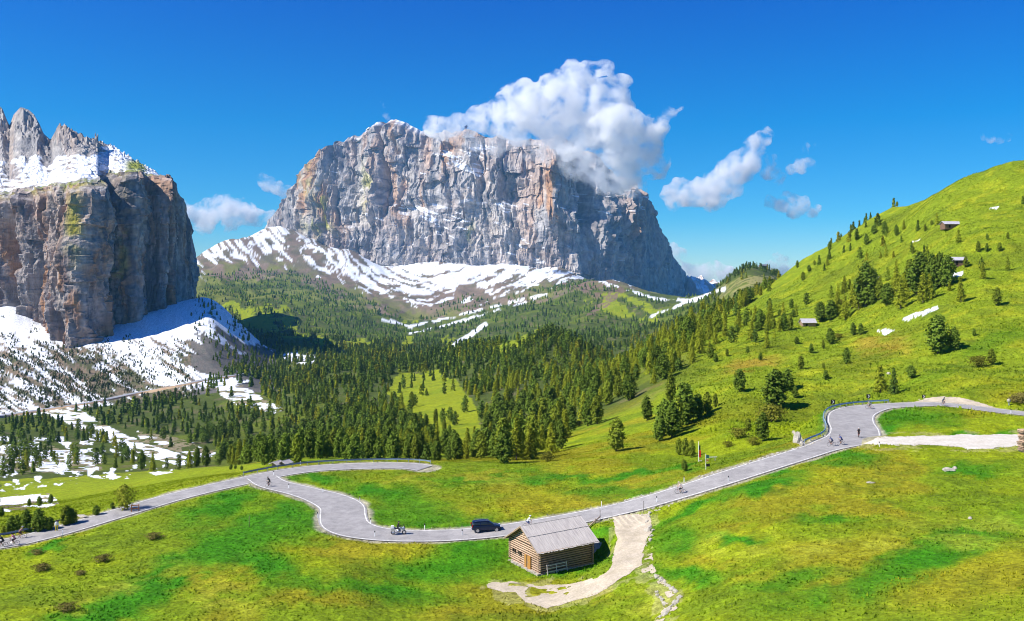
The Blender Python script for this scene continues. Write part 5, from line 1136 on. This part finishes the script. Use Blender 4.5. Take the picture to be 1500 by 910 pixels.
# ---- people
M_skin = mat('skin', (.52,.30,.20), .6)
def body(name, J, R, edges, mats, cls, parent, loc=(0,0,0), rz=0):
    """one continuous skinned figure; cls(co) picks the material slot"""
    me = bpy.data.meshes.new(name); me.from_pydata([tuple(j) for j in J], edges, []); o = bpy.data.objects.new(name, me); C.objects.link(o)
    md = o.modifiers.new('skin', 'SKIN'); sv = me.skin_vertices[0].data
    for k, r in enumerate(R): sv[k].radius = r if isinstance(r, tuple) else (r, r); sv[k].use_root = (k == 0)
    sb = o.modifiers.new('sub', 'SUBSURF'); sb.levels = 1; sb.render_levels = 1
    dg = bpy.context.evaluated_depsgraph_get(); m2 = bpy.data.meshes.new_from_object(o.evaluated_get(dg)); o.modifiers.clear(); o.data = m2
    m2.materials.clear()
    for m in mats: m2.materials.append(m)
    for p in m2.polygons: p.material_index = cls(p.center); p.use_smooth = True
    return o
def person(pose, loc, rz, top, legs, label, helmet=None, hair=(.08,.05,.03)):
    mt = mat('shirt', top, .8); ml = mat('trousers', legs, .8)
    if pose == 'ride':      # seated on a bicycle, heading +x, wheels on z=0
        J = [(-.22,0,.98),(-.08,0,1.16),(.10,0,1.36),(.20,0,1.48),(.26,0,1.56),(.28,0,1.66)]
        E = [(0,1),(1,2),(2,3),(3,4),(4,5)]; R = [.15,.14,.16,.08,.075,.10]
        for s_ in (-1, 1):
            k = len(J); kn = (.20,s_*.11,.84) if s_ > 0 else (.12,s_*.11,.66); an = (.02,s_*.11,.50) if s_ > 0 else (-.06,s_*.11,.20); toe = (an[0]+.17,an[1],an[2]-.06)
            J += [(-.20,s_*.10,.94),kn,an,toe]; E += [(0,k),(k,k+1),(k+1,k+2),(k+2,k+3)]; R += [.10,.075,.045,.04]
            k = len(J); J += [(.12,s_*.19,1.38),(.25,s_*.22,1.18),(.42,s_*.20,1.08),(.49,s_*.19,1.05)]; E += [(2,k),(k,k+1),(k+1,k+2),(k+2,k+3)]; R += [.065,.048,.036,.035]
        cls = lambda c: 2 if (c.z > 1.52 or (c.x > .30 and c.z > 1.0) or (c.z < .62 and c.z > .28)) else (1 if c.z < .98 else 0)
        hd = (.29,0,1.68)
    elif pose == 'moto':
        J = [(-.15,0,.98),(-.12,0,1.18),(-.05,0,1.40),(0,0,1.52),(.03,0,1.60),(.04,0,1.72)]; E = [(0,1),(1,2),(2,3),(3,4),(4,5)]; R = [.16,.15,.17,.08,.08,.10]
        for s_ in (-1, 1):
            k = len(J); J += [(-.12,s_*.14,.94),(.28,s_*.24,.80),(.05,s_*.22,.42),(.20,s_*.22,.34)]; E += [(0,k),(k,k+1),(k+1,k+2),(k+2,k+3)]; R += [.11,.09,.06,.05]
            k = len(J); J += [(-.04,s_*.21,1.42),(.14,s_*.28,1.20),(.40,s_*.30,1.15),(.48,s_*.30,1.13)]; E += [(2,k),(k,k+1),(k+1,k+2),(k+2,k+3)]; R += [.07,.055,.045,.045]
        cls = lambda c: 2 if c.z > 1.60 else (1 if c.z < 1.0 else 0); hd = (.05,0,1.74)
    else:                   # standing, facing +x
        J = [(0,0,.95),(0,0,1.15),(0,0,1.38),(0,0,1.50),(0,0,1.56),(.02,0,1.68)]; E = [(0,1),(1,2),(2,3),(3,4),(4,5)]; R = [(.13,.16),(.12,.15),(.13,.18),.08,.06,.09]
        for s_ in (-1, 1):
            k = len(J); J += [(0,s_*.10,.90),(.02,s_*.11,.50),(-.02,s_*.12,.10),(.14,s_*.13,.04)]; E += [(0,k),(k,k+1),(k+1,k+2),(k+2,k+3)]; R += [.10,.07,.045,.04]
            k = len(J); J += [(0,s_*.20,1.40),(-.03,s_*.26,1.12),(.08,s_*.25,.90),(.10,s_*.24,.82)]; E += [(2,k),(k,k+1),(k+1,k+2),(k+2,k+3)]; R += [.065,.05,.038,.035]
        cls = lambda c: 2 if (c.z > 1.54 or (c.z < .92 and abs(c.y) > .205)) else (1 if c.z < .98 else 0); hd = (.03,0,1.70)
    o = body('person', J, R, E, [mt, ml, M_skin], cls, None); o.location = loc; o.rotation_euler = (0, 0, rz); tag(o, label, 'person')
    if helmet: MB().ico((hd[0]-.01,0,hd[2]+.05),.135,(1.15,.85,.72)).out('helmet', mat('helmet', helmet, .3), o, True)
    else: MB().ico((hd[0]-.02,0,hd[2]+.05),.115,(1,.9,.8)).out('hair', mat('hair', hair, .9), o, True)
    MB().ico((hd[0]+.105,0,hd[2]-.02),.02,(1,1,1.2),1).out('nose', M_skin, o, True)
    return o
def bicycle_proto():
    e = empty('bicycle', (0,0,0), 0); mf = mat('bicycle_frame', (.25,.04,.03), .3, .3)
    for x in (-.50,.52):
        w_ = MB().torus((0,0,0), .325, .02, 'Y', 28).out('wheel', M_black, e, True); w_.location = (x,0,.345); h_ = MB().cyl((0,-.05,0),(0,.05,0),.03)
        for k in range(9): a_ = k*math.pi/9*2; h_.cyl((0,0,0),(.31*math.cos(a_),0,.31*math.sin(a_)),.004,None,4)
        h_.out('spokes', M_chrome, w_)
    MB().tube([(-.5,0,.345),(-.08,0,.30),(.40,0,.86),(-.20,0,.86),(-.5,0,.345)], .018).tube([(-.08,0,.30),(-.23,0,.93)], .018).tube([(.40,0,.92),(.42,0,.80),(.52,0,.345)], .018).out('frame', mf, e)
    MB().box((-.23,0,.95),(.26,.13,.05)).out('saddle', M_black, e, False, .015); MB().tube([(.40,0,.92),(.46,0,1.0),(.47,-.2,1.0),(.53,-.2,.97)], .015).tube([(.46,0,1.0),(.47,.2,1.0),(.53,.2,.97)], .015).out('handlebar', M_black, e)
    MB().cyl((-.08,-.04,.30),(-.08,.04,.30),.09).tube([(-.08,.06,.30),(0,.08,.46),(.02,.14,.46)], .014).tube([(-.08,-.06,.30),(-.14,-.08,.15),(-.12,-.14,.15)], .014).out('crank', M_chrome, e); return e
bk = bicycle_proto(); nbk = 0
def cyclist(px, py, hd, top, legs, helmet, label, blabel):
    global nbk
    g = g_at(px, py, 95); 
    i = int(np.argmin(np.hypot(link_c[:, 0]-g.x, link_c[:, 1]-g.y))); j = int(np.argmin(np.hypot(main_c[:, 0]-g.x, main_c[:, 1]-g.y)))
    z = link_c[i, 2] if np.hypot(*(link_c[i, :2]-np.array(g[:2]))) < np.hypot(*(main_c[j, :2]-np.array(g[:2]))) else main_c[j, 2]
    g.z = z+.03; b = bk if nbk == 0 else copy_tree(bk); nbk += 1; b.location = g; b.rotation_euler = (0,0,hd); tag(b, blabel, 'bicycle', 'bicycles ridden on the road')
    person('ride', g, hd, top, legs, label, helmet)
cyclist(997,725,2.9,(.75,.55,.50),(.03,.03,.03),(.6,.5,.45),'cyclist in a pale pink top riding down the straight road','bicycle under the pale pink cyclist on the straight')
cyclist(394,714,-2.0,(.05,.05,.06),(.03,.03,.03),(.05,.05,.05),'cyclist in black at the fork of the two roads','bicycle of the black clad rider at the road fork')
cyclist(1218,655,3.4,(.12,.14,.28),(.03,.03,.04),(.5,.5,.55),'left one of two blue clad cyclists below the upper bend','bicycle of the left blue clad cyclist')
cyclist(1232,653,3.5,(.10,.12,.32),(.03,.03,.05),(.15,.15,.2),'right one of two blue clad cyclists below the upper bend','bicycle of the right blue clad cyclist')
cyclist(1258,642,-1.9,(.06,.05,.05),(.04,.03,.03),(.5,.5,.5),'cyclist in dark clothes in the middle of the upper bend','bicycle of the dark rider in the middle of the bend')
cyclist(1274,600,2.8,(.35,.33,.33),(.04,.04,.04),(.1,.1,.1),'cyclist in grey leaning into the bend beside the guardrail','bicycle of the grey rider beside the bend guardrail')
cyclist(1382,595,-1.4,(.06,.10,.16),(.05,.07,.10),(.05,.08,.08),'cyclist in dark teal on the upper road by the layby','bicycle of the teal rider by the layby')
cyclist(20,800,3.3,(.75,.25,.35),(.05,.04,.05),(.04,.03,.04),'cyclist in pink at the lower left road end','bicycle of the pink rider at the lower left')
cyclist(3,803,3.3,(.03,.03,.05),(.03,.03,.04),(.05,.05,.08),'cyclist in black cut by the left frame edge','bicycle of the black rider at the left frame edge')
cyclist(30,790,.3,(.42,.24,.18),(.10,.07,.06),(.35,.35,.38),'cyclist in brown riding beside the lower left guardrail','bicycle of the brown rider beside the guardrail')
cyclist(774,775,.2,(.70,.74,.80),(.10,.15,.35),(.78,.80,.85),'cyclist with white helmet passing behind the barn roof','bicycle hidden behind the barn roof')
person('moto', (mo.location.x, mo.location.y, mo.location.z), .02, (.03,.03,.03), (.03,.03,.035), 'motorcyclist in black riding the touring motorcycle', (.03,.03,.03))
g = g_at(83,779,95); person('stand', g, -1.2, (.78,.78,.74), (.80,.62,.03), 'person in a white top and yellow trousers standing by the left road', None)
# ------------------------------------------------------------------ clouds: closed lumpy bodies filled with uneven vapour
def cloudmat(name, dens, scale, lo, hi, warp=.35):
    m = bpy.data.materials.new(name); m.use_nodes = True; t = m.node_tree; t.nodes.remove(t.nodes['Principled BSDF'])
    g = NT(m); pv = g.n('ShaderNodeVolumePrincipled'); pv.inputs['Color'].default_value = (1,1,1,1); pv.inputs['Anisotropy'].default_value = 0
    tc = g.n('ShaderNodeTexCoord'); no = g.n('ShaderNodeTexNoise'); no.inputs['Scale'].default_value = scale; no.inputs['Detail'].default_value = 6; no.inputs['Roughness'].default_value = .62; no.inputs['Distortion'].default_value = warp
    g.l(tc.outputs['Object'], no.inputs['Vector']); r = g.n('ShaderNodeMapRange'); r.inputs[1].default_value = lo; r.inputs[2].default_value = hi; r.inputs[3].default_value = 0; r.inputs[4].default_value = dens
    g.l(no.outputs['Fac'], r.inputs[0]); g.l(r.outputs[0], pv.inputs['Density']); g.l(pv.outputs[0], t.nodes['Material Output'].inputs['Volume']); return m
def cloud(blobs, Y, label, dens=.05, nscale=.0105, lo=.435, hi=.78, squash=.8, disp=.5, step=.15, seed=0):
    k = Y/F; bm = bmesh.new(); r_ = random.Random(seed); cx = sum(b[0] for b in blobs)/len(blobs); cy = sum(b[1] for b in blobs)/len(blobs)
    org = Vector(((cx-CX)*k, Y, (HY-cy)*k))
    for b in blobs:
        c = Vector(((b[0]-CX)*k, Y+r_.uniform(-.5,.5)*b[2]*k, (HY-b[1])*k))-org
        bmesh.ops.create_icosphere(bm, subdivisions=3, radius=b[2]*k*1.08, matrix=Matrix.Translation(c) @ Matrix.Diagonal((1, 1, squash if b[2] > 12 else 1, 1)))
    me = bpy.data.meshes.new('cloud'); bm.to_mesh(me); bm.free(); o = bpy.data.objects.new('cloud', me); C.objects.link(o)
    md = o.modifiers.new('r', 'REMESH'); md.mode = 'VOXEL'; vox = max(b[2] for b in blobs)*k*.11; md.voxel_size = vox
    m2 = bpy.data.meshes.new_from_object(o.evaluated_get(bpy.context.evaluated_depsgraph_get())); o.modifiers.clear(); o.data = m2
    n = len(m2.vertices); co = np.empty(n*3, np.float32); m2.vertices.foreach_get('co', co); no = np.empty(n*3, np.float32); m2.vertex_normals.foreach_get('vector', no)
    co = co.reshape(-1, 3).astype(float); no = no.reshape(-1, 3); s = max(b[2] for b in blobs)*k
    d = (vn3(co[:,0]/(s*.9)+seed, co[:,1]/(s*.9), co[:,2]/(s*.9))-.5)*1.0+(vn3(co[:,0]/(s*.36), co[:,1]/(s*.36)+seed, co[:,2]/(s*.36))-.5)*.55+(vn3(co[:,0]/(s*.15), co[:,1]/(s*.15), co[:,2]/(s*.15)+seed)-.5)*.34
    co += no*(d*s*disp)[:, None]; m2.vertices.foreach_set('co', co.astype(np.float32).ravel()); m2.update()
    m2.materials.clear(); m2.materials.append(cloudmat('vapour', dens*4800/Y, nscale*4800/Y, lo, hi)); o.location = org
    o.data.materials[0].cycles.volume_step_rate = step if hasattr(o.data.materials[0].cycles, 'volume_step_rate') else 1
    tag(o, label, 'cloud'); return o
cloud([(632,186,9),(655,187,13),(680,181,18),(705,173,22),(727,162,24),(752,160,32),(772,147,26),(792,150,38),(820,137,34),(838,112,22),(862,98,15),(884,100,12),(850,150,42),(880,150,36),(905,150,26),(900,185,42),(930,190,36),(870,200,40),(915,230,40),(945,215,30),(965,185,22),(955,240,24),(905,260,30),(880,250,22),(860,232,18),(980,165,12),(998,158,9),(925,270,18),(908,122,14),(800,180,26),(765,184,20),(840,190,32),(690,192,14),(715,192,16),(740,190,20),(770,202,18),(800,208,18),(835,222,20),(850,240,14),(660,192,9),(820,195,26),(648,200,6)],
      4420, 'large white cloud clinging to the summit of the great mountain', seed=3)
cloud([(280,315,20),(300,310,24),(325,305,24),(350,312,24),(372,318,18),(392,320,10),(300,330,14),(340,330,14),(268,305,12),(330,338,8)], 8200, 'white cumulus cloud between the left massif and the great mountain', seed=5, dens=.05)
cloud([(384,264,9),(394,270,11),(408,276,12),(420,280,9),(416,290,6)], 8200, 'small white cloud just above the left cumulus', seed=6)
cloud([(990,285,18),(1010,290,22),(1032,280,26),(1055,270,28),(1070,250,26),(1088,235,24),(1102,218,18),(1115,205,12),(1126,194,7),(1000,270,14),(1045,295,16),(985,300,10)], 8200, 'elongated white cloud rising to the right of the summit', seed=7)
cloud([(1125,235,12),(1130,252,14),(1138,262,10),(1118,222,8)], 8200, 'thin cloud wisp touching the right end of the elongated cloud', seed=8, lo=.50, hi=.8)
cloud([(1160,248,9),(1172,244,11),(1185,240,8),(1180,222,6),(1195,212,5),(1182,214,5)], 8200, 'broken cloud wisps right of the elongated cloud', seed=9, lo=.50, hi=.8)
cloud([(1128,295,10),(1142,298,12),(1158,294,15),(1172,300,12),(1162,310,9),(1190,310,7),(1200,304,6)], 8200, 'small ragged white cloud below the elongated cloud', seed=10)
cloud([(990,375,14),(1010,395,14),(1028,400,18),(1048,392,14),(1062,400,14),(985,362,8),(1075,408,12),(1030,415,16)], 8600, 'low bank of cloud in the gap behind the crags', seed=11)
cloud([(1132,388,9),(1140,380,10),(1152,386,10),(1162,394,8),(1146,398,10)], 8600, 'small cloud rising behind the summit lodge', seed=12)
cloud([(560,152,4),(562,160,5),(565,167,5),(568,173,4),(571,179,4)], 8200, 'tiny wisp above the snowy left summit', seed=13, lo=.50, hi=.8)
cloud([(1440,200,5),(1452,204,6),(1465,206,6),(1478,202,6),(1445,190,3)], 8200, 'thin lone wisp at the far right of the sky', seed=14, lo=.50, hi=.8)
cloud([(640,196,10),(665,200,14),(695,206,18),(730,210,20),(765,214,20),(800,222,22),(838,236,24),(862,255,22),(880,275,16),(905,284,14),(930,280,12)],
      4330, 'thin veil of mist hanging over the rock just under the main cloud', seed=21, dens=.011, lo=.42, hi=.75, disp=.8)
# ------------------------------------------------------------------ camera, light, sky
cam = bpy.data.cameras.new('camera'); co = bpy.data.objects.new('camera', cam); C.objects.link(co)
co.rotation_euler = (math.pi/2, 0, 0); cam.sensor_width = 36; cam.lens = 36*F/1500; cam.shift_y = (HY-455)/1500; cam.clip_start = 1; cam.clip_end = 60000
bpy.context.scene.camera = co
SUN = Vector((-.94, -.34, 0)).normalized(); EL = math.radians(45)
sd = Vector((SUN.x*math.cos(EL), SUN.y*math.cos(EL), math.sin(EL)))
sl = bpy.data.lights.new('sun', 'SUN'); sl.energy = 5.0; sl.angle = math.radians(.5); sl.color = (1, .95, .86)
so = bpy.data.objects.new('sun', sl); C.objects.link(so); so.rotation_euler = (-sd).to_track_quat('-Z', 'Y').to_euler()
W = bpy.data.worlds.new('World'); bpy.context.scene.world = W; W.use_nodes = True
nt = W.node_tree; bg = nt.nodes['Background']
sk = nt.nodes.new('ShaderNodeTexSky'); sk.sky_type = 'NISHITA'; sk.sun_disc = False; sk.sun_elevation = EL
sk.sun_rotation = math.atan2(sd.x, sd.y); sk.altitude = 2100; sk.air_density = 1.0; sk.dust_density = .1; sk.ozone_density = 3
hs = nt.nodes.new('ShaderNodeHueSaturation'); hs.inputs['Saturation'].default_value = 1.05; hs.inputs['Value'].default_value = 1.0
nt.links.new(sk.outputs[0], hs.inputs['Color']); tc = nt.nodes.new('ShaderNodeTexCoord'); sx = nt.nodes.new('ShaderNodeSeparateXYZ'); nt.links.new(tc.outputs['Generated'], sx.inputs[0])
rp = nt.nodes.new('ShaderNodeValToRGB'); e_ = rp.color_ramp.elements
e_[0].position = 0; e_[0].color = (.42,.60,.72,1); e_[1].position = .30; e_[1].color = (.0,.34,.88,1)
for p_, c_ in ((.06,(.16,.54,.74,1)),(.16,(.005,.48,.78,1))): q_ = rp.color_ramp.elements.new(p_); q_.color = c_
nt.links.new(sx.outputs[2], rp.inputs[0]); mu = nt.nodes.new('ShaderNodeVectorMath'); mu.operation = 'MULTIPLY'
nt.links.new(hs.outputs[0], mu.inputs[0]); nt.links.new(rp.outputs[0], mu.inputs[1]); nt.links.new(mu.outputs[0], bg.inputs[0]); bg.inputs[1].default_value = .125
s = bpy.context.scene
s.view_settings.view_transform = 'Standard'; s.view_settings.look = 'None'; s.view_settings.gamma = 1; s.view_settings.exposure = 0.5
s.render.engine = 'CYCLES'; s.cycles.use_denoising = True; s.cycles.max_bounces = 14; s.cycles.diffuse_bounces = 3; s.cycles.transparent_max_bounces = 14
s.cycles.volume_bounces = 12; s.cycles.volume_max_steps = 256; s.cycles.volume_step_rate = .3

# the air between here and the far mountains
M_haze = bpy.data.materials.new('mountain_air'); M_haze.use_nodes = True; nh = M_haze.node_tree; nh.nodes.remove(nh.nodes['Principled BSDF'])
pv = nh.nodes.new('ShaderNodeVolumePrincipled'); pv.inputs['Color'].default_value = (.20,.56,1,1); pv.inputs['Density'].default_value = 3.4e-5; pv.inputs['Anisotropy'].default_value = .2
nh.links.new(pv.outputs[0], nh.nodes['Material Output'].inputs['Volume'])
x0, x1, y0, y1, z0, z1 = -9000, 9000, -60, 7200, -420, 1150
Vh = np.array([(x, y, z) for x in (x0, x1) for y in (y0, y1) for z in (z0, z1)]); Fh = np.array([(0,1,3,2),(4,6,7,5),(0,4,5,1),(2,3,7,6),(0,2,6,4),(1,5,7,3)])
hz = npmesh('haze', Vh, Fh, None, False, M_haze); hz['kind'] = 'stuff'; hz['label'] = 'thin bluish mountain air in front of the far peaks'

s.cycles.pixel_filter_type = 'BLACKMAN_HARRIS'; s.cycles.filter_width = 1.0
